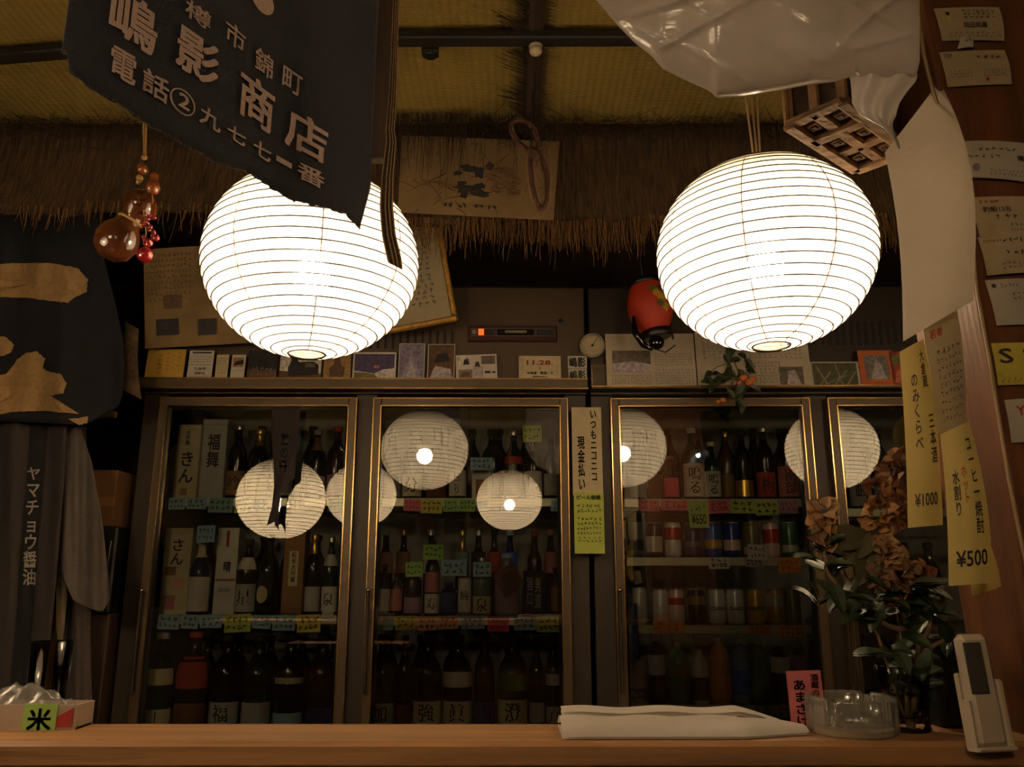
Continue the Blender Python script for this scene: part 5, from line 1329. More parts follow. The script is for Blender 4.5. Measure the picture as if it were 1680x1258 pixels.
# business cards on the front of the post
def stuck(name, q, Y, m, label, cat, parts=(), group=None, bow=.004, off=None):
    """paper given by four photo points (bl, br, tr, tl) at depth Y (number or four depths)"""
    Ys_ = Y if isinstance(Y, (tuple, list)) else (Y,) * 4
    c = [P(x, y, d) for (x, y), d in zip(q, Ys_)]
    t = thing(name, c[0], label, cat, group)
    def S(u, v, o=0.0):
        p = c[0].lerp(c[1], u).lerp(c[3].lerp(c[2], u), v) - c[0]
        return p + Vector((0, -o - bow * math.sin(math.pi * v) * (.4 + .6 * u) - .5 * bow * math.sin(math.pi * u), 0))
    n = 8
    mb = MB().grid(lambda u, v: S(u, v), n, n); mb.grid(lambda u, v: S(1 - u, v, -.0008), n, n)
    mb.build('sheet', m, t)
    W0 = (c[1] - c[0]).length; H0 = (c[3] - c[0]).length
    for p in parts:
        if p[0] == 't':
            _, s, cx, cz, w, h, ink, *vv = p
            lettering(vert(s) if vv else s, w, h, lambda X, Z: S(cx + X, cz + Z, .0012), ink, t, bold=.015)
        elif p[0] == 's':
            _, a0, c0, a1, c1, rows, dens, ink = p
            s = scribble((a1 - a0) * W0, (c1 - c0) * H0, rows, rnd_c, dens, .075, 0)
            s.v = [tuple(S((a0 + a1) / 2 + X / W0, (c0 + c1) / 2 + Z / H0, .0012)) for X, _, Z in s.v]; s.build('fine_print', ink, t)
        elif p[0] == 'p':
            _, pts, mm = p
            MB().add([S(u, v, .0009) for u, v in pts], [tuple(range(len(pts)))]).build('printed_shape', mm, t)
    return t, S
YC = YP - .004
PW['card'] = paper('card', 190, 174, 140); PW['cardwhite'] = paper('cardwhite', 196, 188, 172); PW['sheetwhite'] = film('sheet_paper', (.82, .76, .66), see=0, transl=.5, gloss=0, bump=.5, bscale=9)
gI = PR['letter']
def ring(cx, cz, ru, rv_, n=14): return tuple((cx + ru * math.cos(6.2832 * k / n), cz + rv_ * math.sin(6.2832 * k / n)) for k in range(n))
gcd = 'business cards pinned on the post'
stuck('business_card', ((1546, 67), (1648, 67), (1639, 12), (1532, 14)), YC, PW['card'], 'cream business card with a small yellow emblem, topmost on the post', 'card', (('p', ((.12, .7), (.22, .7), (.17, .5)), PW['yellow']), ('p', ring(.17, .8, .03, .06), I), ('t', '岡田和昌', .55, .42, .36, .17, gI), ('s', .38, .6, .9, .92, 3, 9, gI), ('s', .1, .06, .95, .24, 2, 14, PR['grey'])), gcd)
stuck('business_card', ((1555, 143), (1660, 138), (1648, 82), (1541, 86)), YC, PW['card'], 'cream business card with lettering in the corner below the emblem card', 'card', (('t', 'TOP', .1, .86, .12, .13, gI), ('s', .5, .7, .9, .84, 1, 5, gI), ('s', .06, .2, .4, .44, 3, 9, PR['grey']), ('s', .56, .2, .94, .42, 3, 9, PR['grey']), ('p', ring(.62, .14, .025, .05), RED_INK)), gcd)
stuck('business_card', ((1574, 291), (1686, 299), (1683, 235), (1569, 232)), YC, PW['cardwhite'], 'white business card bulging out from the post with a blue crest', 'card', (('s', .25, .66, .8, .8, 1, 9, gI), ('s', .1, .46, .55, .58, 1, 6, gI), ('t', '健', .84, .5, .1, .14, gI), ('p', ring(.22, .24, .05, .1), PR['lilac']), ('s', .4, .06, .95, .22, 2, 12, PR['grey'])), gcd, .010)
stuck('business_card', ((1608, 388), (1690, 388), (1682, 322), (1588, 324)), YC, PW['card'], 'brownish business card with two lines of print above its pair', 'card', (('s', .12, .8, .5, .92, 1, 5, RED_INK), ('t', '釣船12名', .42, .66, .5, .14, gI), ('s', .35, .4, .8, .55, 1, 4, gI), ('s', .6, .1, .95, .32, 2, 7, PR['grey'])), gcd)
stuck('business_card', ((1620, 452), (1700, 446), (1692, 384), (1604, 389)), (YC - .003,) * 4, PW['card'], 'brownish business card overlapping the two line card', 'card', (('s', .05, .8, .4, .92, 1, 7, RED_INK), ('s', .4, .78, .95, .94, 1, 6, I), ('s', .4, .45, .8, .62, 1, 4, gI), ('s', .3, .1, .9, .3, 2, 8, PR['grey'])), gcd)
stuck('business_card', ((1636, 534), (1700, 532), (1690, 456), (1616, 460)), YC, PW['cardwhite'], 'greyish business card with a small round logo above the yellow card', 'card', (('p', ring(.14, .86, .05, .05), gI), ('s', .25, .78, .7, .92, 1, 7, gI), ('s', .45, .5, .95, .7, 2, 5, PR['grey'])), gcd)
stuck('yellow_card', ((1638, 632), (1712, 630), (1700, 562), (1626, 563)), YC, PW['yellow'], 'yellow sticker card with bold curved marks on the post', 'card', (('t', 'S S', .5, .68, .8, .36, gI), ('p', ((0, .32), (1, .32), (1, .2), (0, .2)), PW['lime']), ('s', .05, .04, .95, .16, 2, 10, gI)), gcd)
stuck('business_card', ((1660, 726), (1724, 724), (1712, 652), (1648, 656)), YC, PW['cardwhite'], 'white card with a red initial lowest on the post', 'card', (('t', 'Y', .32, .72, .2, .22, RED_INK),), gcd)
tp_, _ = stuck('paper_scrap', ((1571, 80), (1597, 77), (1592, 62), (1576, 60)), YC - .004, PW['cardwhite'], 'tiny white paper scrap stuck under the topmost card', 'paper', (('s', .3, .3, .8, .8, 1, 2, gI),))
# curled white sheet and the paper slips hanging from it
YW = 1.19
stuck('curled_sheet', ((1482, 560), (1597, 493), (1541, 132), (1452, 250)), (YW - .02, YW - .05, YW - .02, YW + .02), PW['sheetwhite'], 'large curled blank white sheet hanging off the post edge', 'paper', (), None, .045)
PW['slip'] = film('yellow_slip', srgb(240, 222, 148), see=0, transl=.3, gloss=0, bump=.12, bscale=10); PW['slip2'] = film('white_slip', srgb(196, 182, 152), see=0, transl=.3, gloss=0, bump=.12, bscale=10)
slips = 'handwritten menu slips hanging off the post'
stuck('menu_slip', ((1537, 712), (1585, 695), (1570, 506), (1514, 532)), (YW - .03,) * 4, PW['slip2'], 'white handwritten price slip with a stamped heading', 'menu slip', (('t', '若者', .28, .87, .34, .08, RED_INK), ('s', .18, .06, .92, .72, 9, 8, gI)), slips, .008)
stuck('menu_slip', ((1490, 866), (1547, 861), (1515, 556), (1476, 577)), (YW - .05, YW - .05, YW - .04, YW - .04), PW['slip'], 'long yellow menu slip priced one thousand yen', 'menu slip', (('t', 'のみくらべ', .36, .62, .22, .42, gI, 1), ('t', '大倉蔵', .74, .84, .2, .22, gI, 1), ('t', '三本酒', .80, .45, .2, .26, gI, 1), ('t', '¥1000', .5, .14, .66, .07, gI)), slips, .012)
stuck('menu_slip', ((1595, 978), (1643, 962), (1622, 885), (1585, 885)), (YW - .02,) * 4, PW['slip'], 'yellow slip corner tucked behind the coffee slip', 'menu slip', (), slips, .004)
ORANGE_INK = mat('ink_orange', srgb(196, 84, 40), .7)
stuck('menu_slip', ((1557, 961), (1629, 956), (1590, 690), (1543, 712)), (YW - .075, YW - .075, YW - .06, YW - .06), PW['slip'], 'long yellow menu slip for coffee shochu priced five hundred yen', 'menu slip', (('t', 'コーヒー焼酎', .72, .60, .2, .60, I, 1), ('t', 'ホット', .45, .62, .14, .24, ORANGE_INK, 1), ('t', '水割り', .24, .58, .16, .30, I, 1), ('t', '¥500', .5, .16, .72, .10, I)), slips, .014)
# air conditioner remote in its holder
rm = thing('remote_control', P(1630, 1232, 1.125), 'white air conditioner remote with a dark display standing in its holder by the post', 'remote')
rm.rotation_euler = (R(-5), R(-1), R(8))
k_ = 1.125 / F_PX * 1.03
wp = mat('white_plastic', srgb(196, 182, 160), .4)
MB().bbox((-.026, -.012, .004), (.017, .008, 166 * k_), .007).build('body', wp, rm)
MB().bbox((-.0235, -.0138, 80 * k_), (.002, -.0115, 154 * k_), .0011).build('display', mat('lcd', srgb(70, 66, 62), .15), rm)
MB().bbox((.0155, -.010, .0), (.026, .012, 100 * k_), .003).bbox((-.028, .006, .0), (.026, .013, 110 * k_), .002).bbox((-.028, -.0135, 0), (.026, .013, .006), .002).bbox((-.0285, -.010, 0), (-.0258, .010, 72 * k_), .0008).build('holder', wp, rm)
# black loudspeaker behind
sb = P(1573, 1207, 1.25)
spk = thing('small_speaker', (sb.x, 1.262, ZK), 'black box speaker standing behind the white remote', 'speaker')
MB().bbox((-.026, -.02, 0), (.03, .02, P(1573, 1042, 1.25).z - ZK), .004).build('cabinet', MATS['black_plastic'], spk)
MB().bbox((-.021, -.0235, .012), (.025, -.0195, P(1573, 1052, 1.25).z - ZK), .002).build('grille', mat('speaker_cloth', srgb(16, 15, 15), .9), spk)
# ------------------------------------------------------------------ folded white paper along the counter
pc = P(1130, 1205, 1.2)
fp = thing('folded_paper', (pc.x, 1.2, ZK), 'long folded white paper lying on the counter beside the ashtray', 'paper')
xa, xb2 = P(922, 1210, 1.16).x - pc.x, P(1340, 1210, 1.16).x - pc.x
wpap = film('white_wrap', (.86, .80, .72), see=.04, transl=.3, gloss=.04, rough=.4, bump=.15, bscale=20)
def fold(u, v, top):
    x = xa + u * (xb2 - xa); taper = 1 - .55 * max(0, (u - .72) / .28)
    y = (-.045 + .11 * v) * taper + .012 * (1 - taper)
    hgt = (.004 + .017 * math.sin(math.pi * min(1, v * 1.02)) ** .6 * taper + .002 * math.sin(u * 23) * v) if top else .0015
    return (x, y, hgt)
MB().grid(lambda u, v: fold(u, v, 1), 40, 10).grid(lambda u, v: fold(1 - u, v, 0), 40, 10).build('lower_fold', wpap, fp)
UF = lambda u, v, o: (lambda x: (x, .028 + .032 * v, (.021 + .004 * v) * (1 - .6 * max(0, (u - .8) / .2)) + .0015 * math.sin(u * 17) + o))(xa + .004 + u * (xb2 - xa) * .93)
MB().grid(lambda u, v: UF(u, v, .002), 40, 6).grid(lambda u, v: UF(1 - u, v, -.004), 40, 6).build('upper_fold', wpap, fp)
# pink sign
sheet('sign_card', None, 1300, 1101, 1349, 1205, 1.255, PW['pink'], 'pink paper sign with brush writing standing behind the ashtray', 'sign', (('t', 'あまざけ', .34, .42, .36, .84, I, 1), ('t', '酒蔵の', .78, .74, .24, .40, mat('ink_brown', srgb(96, 50, 44), .7), 1)), lean=0, roll=-2, zbase=ZK + .0005)
# ------------------------------------------------------------------ glass ashtray
ash_glass = film('pressed_glass', (.62, .6, .55), see=.70, transl=.35, gloss=.16, rough=.08)
clear = thin_glass('clear_glass', (.93, .94, .92), 1.0, .02, 1.45)
ap = P(1403, 1217, 1.205); 
ash = thing('glass_ashtray', (ap.x, 1.21, ZK), 'round fluted clear glass ashtray on the counter', 'ashtray')
ra, ha = .059, .048
nA_ = 96; outer = []; 
def fl(a): return 1 + .018 * math.sin(a * 24)
profo = [(.93, 0), (1.0, .006), (1.0, ha - .004), (.985, ha), (.90, ha), (.88, ha - .004), (.86, .012), (.0, .010)]
vs = []; fs = []
for (rr_, z) in profo:
    for i in range(nA_):
        a = 6.2832 * i / nA_; r_ = ra * max(rr_, .002) * (fl(a) if .9 < rr_ else 1); vs.append((r_ * math.cos(a), r_ * math.sin(a), z - (.012 if z == ha and abs((a % (math.pi / 2)) - .78) < .08 else 0)))
for j in range(len(profo) - 1):
    for i in range(nA_): fs.append((j * nA_ + i, j * nA_ + (i + 1) % nA_, (j + 1) * nA_ + (i + 1) % nA_, (j + 1) * nA_ + i))
MB().add(vs, fs, True).build('bowl', ash_glass, ash)
MB().lathe([(ra * .9, .001), (ra * .9, .0085)], 32).build('base_disc', mat('ashtray_base', srgb(196, 176, 140), .2, coat=.6), ash)
# ------------------------------------------------------------------ vase with jade plant and dried hydrangeas
vp = P(1492, 1205, 1.225)
vz = thing('flower_vase', (vp.x, 1.225, ZK), 'clear glass vase holding a jade plant cutting and dried hydrangeas', 'vase')
V = lambda x, y, d=0: P(x, y, 1.225 + d) - Vector((vp.x, 1.225, ZK))
MB().lathe([(.026, 0), (.030, .003), (.027, .02), (.031, .055), (.037, .085), (.036, .086), (.030, .055), (.026, .022), (.002, .012)], 28).build('glass', clear, vz)
MB().lathe([(.002, .013), (.0255, .021), (.0295, .05), (.002, .0505)], 24).build('water', thin_glass('water', (.80, .82, .74), .8, 0, 1.33), vz)
jade_st = mat('jade_stem', srgb(120, 92, 66), .7, noise_scale=30, noise_amt=.3); jade_lf = mat('jade_leaf', srgb(52, 66, 42), .38, noise_scale=25, noise_amt=.25, coat=.4)
stems = [[(1495, 1195), (1505, 1120), (1508, 1060), (1495, 1035), (1460, 1028), (1420, 1005), (1385, 980)], [(1508, 1065), (1525, 1030), (1530, 1000), (1515, 965)], [(1500, 1115), (1480, 1080), (1465, 1065)], [(1505, 1080), (1530, 1060), (1548, 1050)], [(1490, 1190), (1488, 1140), (1500, 1100)], [(1495, 1035), (1480, 1000), (1460, 975)], [(1385, 980), (1360, 940), (1352, 905)], [(1385, 980), (1362, 975), (1342, 985)]]
sm_ = [MB().tube([V(x, y, (0, -.02, .01, -.01, .01, .0, -.01, 0)[k] * (i / len(s_))) for i, (x, y) in enumerate(s_)], [.0052 * (1 - .5 * i / len(s_)) * (1 if k == 0 else .7) for i in range(len(s_))], 7).build('stem', jade_st, vz) for k, s_ in enumerate(stems)]
jm = leafmesh('jade_leaf', .044, .0105, .25, .12, .0035)
jm2 = leafmesh('jade_leaf_small', .030, .0085, .3, .2, .003)
rj = random.Random(31)
anchors = [(1385, 980), (1400, 985), (1420, 1003), (1352, 905), (1362, 940), (1342, 985), (1460, 975), (1478, 995), (1515, 965), (1528, 995), (1530, 1010), (1548, 1050), (1465, 1065), (1480, 1080), (1505, 1095), (1500, 970), (1540, 975), (1440, 985), (1450, 1010), (1485, 1030), (1510, 1110), (1495, 1120)]
for k in range(92):
    x, y = anchors[k % len(anchors)]; x += rj.uniform(-8, 8); y += rj.uniform(-8, 8)
    d = Vector((rj.uniform(-1, 1), rj.uniform(-.7, .3), rj.uniform(-.35, .6)))
    link('leaf', jm if k % 3 else jm2, jade_lf, vz, V(x, y, rj.uniform(-.03, .02)), orient(d, Vector((rj.uniform(-.3, .3), -.5, 1))))
for x, y, d in ((1352, 925, (1, -.2, .1)), (1348, 920, (-.9, -.2, .3)), (1365, 955, (.2, -.5, -1)), (1398, 1072, (1, -.3, .2)), (1430, 985, (-1, -.4, .3)), (1520, 1000, (1, -.2, -.05)), (1500, 955, (1, -.2, .15))):
    link('leaf', jm, jade_lf, vz, V(x, y, -.03), orient(d, Vector((0, -.4, 1))))
pet_m = [mat('petal_' + n_, srgb(*c_), .8, noise_scale=40, noise_amt=.25) for n_, c_ in (('rust', (140, 88, 62)), ('ochre', (172, 126, 78)), ('umber', (128, 94, 68)), ('maroon', (110, 68, 54)), ('straw', (190, 154, 112)))]
ptm = []
for s_ in range(3):
    ptm.append(leafmesh('petal_mesh', .015 + .002 * s_, .0100, .55, .55 - .3 * s_))
def petal(m_i, loc, d, nm='petal'):
    me = ptm[rj.randrange(3)].copy(); me.materials.clear()
    return link(nm, me, pet_m[m_i], vz, loc, orient(d, Vector((rj.uniform(-1, 1), -1, rj.uniform(-1, 1)))))
heads = [(1470, 765, 30, 2, 34), (1438, 805, 20, 0, 20), (1448, 848, 34, 1, 44), (1478, 830, 28, 1, 30), (1350, 838, 17, 4, 16), (1345, 866, 18, 1, 16), (1362, 888, 12, 4, 10), (1455, 902, 28, 4, 34), (1440, 940, 22, 2, 20), (1480, 945, 30, 2, 34), (1510, 945, 18, 0, 14), (1465, 968, 20, 1, 14)]
pmc = {}
for (x, y, r_, c_, n_) in heads:
    cpt = V(x, y, .0)
    for k in range(n_):
        d = Vector((rj.gauss(0, 1), rj.gauss(0, 1) - .4, rj.gauss(0, 1))).normalized()
        ci = c_ if rj.random() < .7 else rj.randrange(5)
        key_ = (rj.randrange(3), ci)
        if key_ not in pmc:
            me = ptm[key_[0]].copy(); me.materials.append(pet_m[ci]); pmc[key_] = me
        link('petal', pmc[key_], None, vz, cpt + d * (r_ * .55 / F_PX * 1.25), orient(d + Vector((rj.uniform(-.5, .5), rj.uniform(-.5, .5), rj.uniform(-.5, .5))), Vector((rj.uniform(-1, 1), -1, rj.uniform(-1, 1)))))
for s_ in ([(1492, 1190), (1480, 1050), (1462, 940), (1452, 860), (1468, 770)], [(1488, 1190), (1440, 1040), (1380, 930), (1352, 860)], [(1494, 1190), (1500, 1040), (1482, 950)]):
    MB().tube([V(x, y, .015) for x, y in s_], .002, 5).build('flower_stalk', jade_st, vz)
gl_m = mat('dried_leaf', srgb(76, 72, 44), .8, noise_scale=20, noise_amt=.3)
dl = leafmesh('dried_leaf', .06, .02, .4, .3)
for x, y, d in ((1425, 870, (-.7, -.3, -.7)), (1415, 880, (-1, -.2, -.1)), (1430, 895, (-.5, -.4, -1)), (1478, 740, (.3, -.2, 1))): link('dried_leaf', dl, gl_m, vz, V(x, y, 0), orient(d))

# ------------------------------------------------------------------ plastic bag
YG = .99
bag_o = P(1250, 60, YG)
bg = thing('plastic_bag', bag_o, 'large crumpled translucent white plastic bag hanging over the right lantern', 'bag')
low = [(978, 0), (998, 24), (1019, 48), (1042, 71), (1069, 92), (1087, 113), (1123, 131), (1164, 149), (1176, 161), (1218, 159), (1278, 149), (1322, 140), (1370, 134), (1403, 124), (1410, 128), (1450, 130), (1480, 128), (1503, 127), (1509, 100)]
def lowy(x):
    for (a, ya), (b, yb) in zip(low, low[1:]):
        if a <= x <= b: return ya + (yb - ya) * (x - a) / (b - a)
    return low[-1][1]
bagm = film('bag_plastic', (.80, .75, .70), see=.36, transl=.5, gloss=.10, rough=.25, bump=.22, bscale=12, stretch=(.6, 1, 3.0))
def bagpt(u, v, side):
    x = 978 + u * (1509 - 978); yb = lowy(x); yt = -230 - 60 * math.sin(math.pi * u)
    y = yt + (yb - yt) * v
    b = math.sin(math.pi * min(max(u, 0), 1)) ** .5 * (math.sin(math.pi * min(1, v * 1.0)) ** .45 if v < 1 else 0)
    wr = .012 * noise.noise((x * .009, y * .006, 3.1 + side)) + .003 * noise.noise((x * .03, y * .02, 7 + side)) - .009 * (1 - abs(noise.noise(((x * .5 + y * 1.1) * .011, (x - y * .5) * .002, side)))) ** 16 - .004 * (1 - abs(noise.noise(((x * .45 - y * .9) * .014, (x + y * .4) * .003, side + 4)))) ** 18 
    Y = YG + (-.09 * b if side < 0 else .06 * b) + wr * min(1, 3 * b + .1)
    return P(x, y, Y) - bag_o
mb = MB().grid(lambda u, v: bagpt(u, 1 - v, -1), 130, 90); mb.build('front_film', bagm, bg)
MB().grid(lambda u, v: bagpt(1 - u, 1 - v, 1), 70, 46).build('back_film', bagm, bg)
tl = [(1392, 1505, 120), (1395, 1504, 132), (1397, 1488, 150), (1398, 1474, 172), (1411, 1470, 190), (1435, 1464, 202), (1456, 1466, 214), (1470, 1476, 236), (1474, 1477, 244)]
def tail(u, v, side):
    f = v * (len(tl) - 1); i = min(int(f), len(tl) - 2); t_ = f - i
    x0 = tl[i][0] + (tl[i + 1][0] - tl[i][0]) * t_; x1 = tl[i][1] + (tl[i + 1][1] - tl[i][1]) * t_; y = tl[i][2] + (tl[i + 1][2] - tl[i][2]) * t_
    return P(x0 + (x1 - x0) * u, y, YG + side * .018 * math.sin(math.pi * u) * (1 - v) + .006 * math.sin(u * 14 + v * 5)) - bag_o
MB().grid(lambda u, v: tail(u, 1 - v, -1), 16, 14).grid(lambda u, v: tail(1 - u, 1 - v, 1), 16, 14).build('bag_tail', bagm, bg)
hem = MB()
for k_, dy in enumerate((0, 5, 9)):
    hem.tube([P(x, lowy(x) - dy - 1, YG - .006) - bag_o for x in range(1176, 1400, 8)], .0011, 4)
hem.build('bottom_hem', film('bag_hem', (.92, .86, .78), see=.1, transl=.5, gloss=.12), bg)
top_pt = P(1250, -290, YG)
MB().tube([top_pt - bag_o, Vector((top_pt.x - bag_o.x, .02, ZC - .02 - bag_o.z))], .004, 6).build('hanging_cord', jute, bg)
# ------------------------------------------------------------------ woven bark basket
Yk = 1.42
ko = P(1375, 205, Yk)
bk = thing('woven_basket', ko, 'small woven bark basket hanging behind the plastic bag tail', 'basket')
bark = mat('bark_strip', srgb(150, 116, 78), .7, noise_scale=22, noise_amt=.4, bump=.4, bump_scale=60); bark_d = mat('bark_dark', srgb(40, 30, 22), .8)
# local frame: x along the long side of the bottom, y into depth, z up; bottom faces the camera
c_br = P(1405, 277, 1.38); up_ = Vector((0, 0, 1))
c_bl, c_tr = hit(1295, 205, c_br, up_), hit(1464, 226, c_br, up_)
ex = (c_br - c_bl); Lb = ex.length; ex = ex.normalized()
ey = (c_tr - c_br); ey = ey - ex * ey.dot(ex); Db = ey.length; ey = ey.normalized(); ez = up_
MM = Matrix((ex, ey, ez)).transposed().to_4x4(); MM.translation = c_bl - ko
def bx(a, b, m, nm, c=.003):
    mb = MB().bbox(a, b, c); mb.v = [tuple(MM @ Vector(v)) for v in mb.v]; return mb.build(nm, m, bk)
Hb = .085
bx((.004, .004, .003), (Lb - .004, Db - .004, Hb), mat('bark_mid', srgb(70, 52, 36), .8, noise_scale=30, noise_amt=.4), 'basket_body')
nx, ny = 3, 2
for i in range(nx + 1):
    x = Lb * i / nx
    bx((x - .013, -.003, -.005 - .003 * (i % 2)), (x + .013, Db + .003, .004), bark, 'bark_strip'); bx((x - .010, -.004, -.002), (x + .010, .004, Hb), bark, 'bark_strip'); 
for j in range(ny + 1):
    y = Db * j / ny
    bx((-.003, y - .011, -.005 - .003 * ((j + 1) % 2)), (Lb + .003, y + .011, .004), bark, 'bark_strip'); bx((-.004, y - .009, -.002), (.004, y + .009, Hb), bark, 'bark_strip'); bx((Lb - .004, y - .009, -.002), (Lb + .004, y + .009, Hb), bark, 'bark_strip')
for k in range(3):
    z = Hb * (k + .6) / 3
    bx((-.003, -.005, z - .009), (Lb + .003, .003, z + .009), bark, 'bark_strip')
for i in range(nx):
    for j in range(ny):
        x, y = Lb * (i + .5) / nx, Db * (j + .5) / ny
        bx((x - .012, y - .010, -.0015), (x + .012, y + .010, .005), bark, 'bark_knot', .002); bx((x - .006, y - .005, -.003), (x + .006, y + .005, .004), bark_d, 'bark_gap', .001)
p0 = MM @ Vector((Lb / 2, Db / 2, Hb))
MB().tube([MM @ Vector((.01, Db / 2, Hb)), p0 + Vector((0, 0, .12)), MM @ Vector((Lb - .01, Db / 2, Hb))], .004, 6).tube([p0 + Vector((0, 0, .12)), Vector((p0.x, p0.y, ZC - .02 - ko.z))], .002, 5).build('handle', bark, bk)

# ------------------------------------------------------------------ left side: second noren, aprons, towel, box
Yn = 2.62
n0 = P(0, 340, Yn)
n2 = thing('brush_noren', n0, 'black noren cloth with broad cream brush strokes hanging on the left', 'noren')
rgt = [(340, 160), (420, 170), (500, 190), (560, 203), (620, 204), (665, 198), (697, 140)]
def rx_(y):
    for (a, xa_), (b, xb_2) in zip(rgt, rgt[1:]):
        if a <= y <= b: return xa_ + (xb_2 - xa_) * (y - a) / (b - a)
    return 160 if y < 340 else 140
def n2p(x, y, off=0): return P(x, y, Yn + .02 * math.sin(x * .045) + .008 * math.sin(x * .11 + y * .01) - off) - n0
mb = MB().grid(lambda u, v: n2p(-260 + u * (rx_(345 + 352 * v) + 260), 345 + 352 * v - (18 * (1 - u) if v == 1 else 0)), 40, 24)
o_ = mb.build('cloth', mat('black_cotton', srgb(24, 24, 30), .95, noise_scale=200, noise_amt=.2), n2); sd = o_.modifiers.new('thickness', 'SOLIDIFY'); sd.thickness = .002
crm = mat('cream_paint', srgb(170, 138, 92), .9, noise_scale=60, noise_amt=.15)
def brush(pts, nm='brush_stroke'):
    r3 = random.Random(len(pts))
    P2 = []
    for k in range(len(pts)):
        a, b = pts[k], pts[(k + 1) % len(pts)]
        for q in range(6): 
            f = q / 6; P2.append((a[0] + (b[0] - a[0]) * f + r3.uniform(-1, 1), a[1] + (b[1] - a[1]) * f + r3.uniform(-1, 1)))
    cx, cy = sum(p[0] for p in P2) / len(P2), sum(p[1] for p in P2) / len(P2)
    rings = [1, .84, .67, .5, .33, .16]; vs = []
    for s_ in rings: vs += [n2p(cx + (x - cx) * s_, cy + (y - cy) * s_, .010) for x, y in P2]
    n = len(P2); vs.append(n2p(cx, cy, .010)); fs = []
    for r_ in range(5):
        for k in range(n): fs.append((r_ * n + k, r_ * n + (k + 1) % n, (r_ + 1) * n + (k + 1) % n, (r_ + 1) * n + k))
    for k in range(n): fs.append((5 * n + k, 5 * n + (k + 1) % n, 6 * n))
    MB().add(vs, fs).build(nm, crm, n2)
brush([(-120, 440), (-20, 434), (20, 431), (90, 432), (128, 440), (144, 458), (142, 478), (122, 488), (112, 497), (90, 494), (40, 488), (-20, 487), (-120, 490)])
brush([(-40, 552), (-10, 550), (12, 554), (23, 566), (18, 578), (5, 584), (-30, 582)])
brush([(-60, 640), (-10, 618), (12, 612), (28, 590), (44, 578), (62, 577), (74, 588), (70, 604), (80, 610), (100, 613), (109, 630), (104, 645), (78, 650), (110, 668), (130, 678), (60, 674), (20, 676), (-60, 690)])
brush([(112, 688), (145, 683), (143, 694), (130, 697)], 'hem_patch')
MB().tube([n2p(-260, 345), n2p(160, 345)], .012, 8).build('rod', MATS['bamboo_rod'], n2)
MB().tube([n2p(60, 345), Vector((n2p(60, 345).x, n2p(60, 345).y, ZC - n0.z - .02))], .002, 5).build('hanging_cord', wire_m, n2)
# aprons hanging below, on a rail
RAILZ = P(60, 680, 2.73).z
rl3 = MB().tube([(-2.6, 2.73, RAILZ), (P(190, 680, 2.73).x, 2.73, RAILZ)], .012, 10).build('clothes_rail', MATS['bamboo_rod'])
tag(rl3, 'bamboo rail under the brush noren carrying the aprons', 'rail')
def hanging(name, outline, Y, m, label, cat, amp=.02, freq=.07, top=None, extra=None):
    """cloth between left(y) and right(y) photo columns; rows: (y, xl, xr)"""
    o0_ = P((outline[0][1] + outline[0][2]) / 2, outline[0][0], Y)
    t = thing(name, o0_, label, cat)
    def S(u, v, off=0):
        f = v * (len(outline) - 1); i = min(int(f), len(outline) - 2); q = f - i
        y, xl, xr = [outline[i][k] + (outline[i + 1][k] - outline[i][k]) * q for k in range(3)]
        x = xl + (xr - xl) * u
        return P(x, y, Y + amp * math.sin(x * freq + y * .004) + .4 * amp * math.sin(x * freq * 2.3 + 1) - off) - o0_
    ob = MB().grid(lambda u, v: S(u, 1 - v), 30, 24).build('cloth', m, t)
    sd = ob.modifiers.new('thickness', 'SOLIDIFY'); sd.thickness = .003
    MB().tube([S(.5, 0), Vector((S(.5, 0).x, 2.73 - o0_.y, RAILZ - o0_.z))], .002, 5).build('hanging_cord', wire_m, t)
    return t, S
apron_m = mat('charcoal_cotton', srgb(62, 56, 54), .95, noise_scale=200, noise_amt=.15); apron_d = mat('black_apron', srgb(30, 28, 30), .95, noise_scale=200, noise_amt=.15)
t, S = hanging('shop_apron', [(690, -120, 110), (780, -130, 105), (900, -140, 95), (1020, -140, 85), (1130, -140, 70), (1190, -140, 70)], 2.70, apron_m, 'charcoal apron with a black lettered band hanging under the brush noren', 'apron', .022)
mb = MB().grid(lambda u, v: S(.74 + .12 * u - .05 * (1 - v) * 0, (1 - v) * .96, .006), 4, 20); mb.build('lettered_band', apron_d, t)
lettering(vert('ヤマチョウ醤油'), .041, .31, lambda X, Z: S(.80 + X / .44 - Z * .10, .335 - Z / .94, .010), mat('apron_print', srgb(170, 164, 156), .9), t, bold=.02)
hanging('folded_towel', [(700, 100, 132), (760, 96, 150), (840, 92, 165), (940, 100, 178), (985, 120, 180), (1003, 160, 168)], 2.72, mat('grey_towel', srgb(96, 88, 82), .95, noise_scale=150, noise_amt=.15), 'grey towel draped to a point beside the lettered apron', 'towel', .014, .12)
hanging('dark_apron', [(700, 76, 140), (960, 60, 150), (1040, 60, 148), (1120, 64, 150), (1190, 66, 152)], 2.81, mat('umber_cotton', srgb(80, 70, 64), .95, noise_scale=150, noise_amt=.2), 'dark brown apron hanging behind the grey towel', 'apron', .02, .1)
hanging('cream_rag', [(720, 104, 112), (930, 92, 108), (980, 92, 110), (1030, 92, 106), (1055, 96, 102)], 2.75, mat('cream_rag', srgb(118, 104, 80), .9), 'narrow cream rag poking out below the grey towel', 'rag', .006, .2)
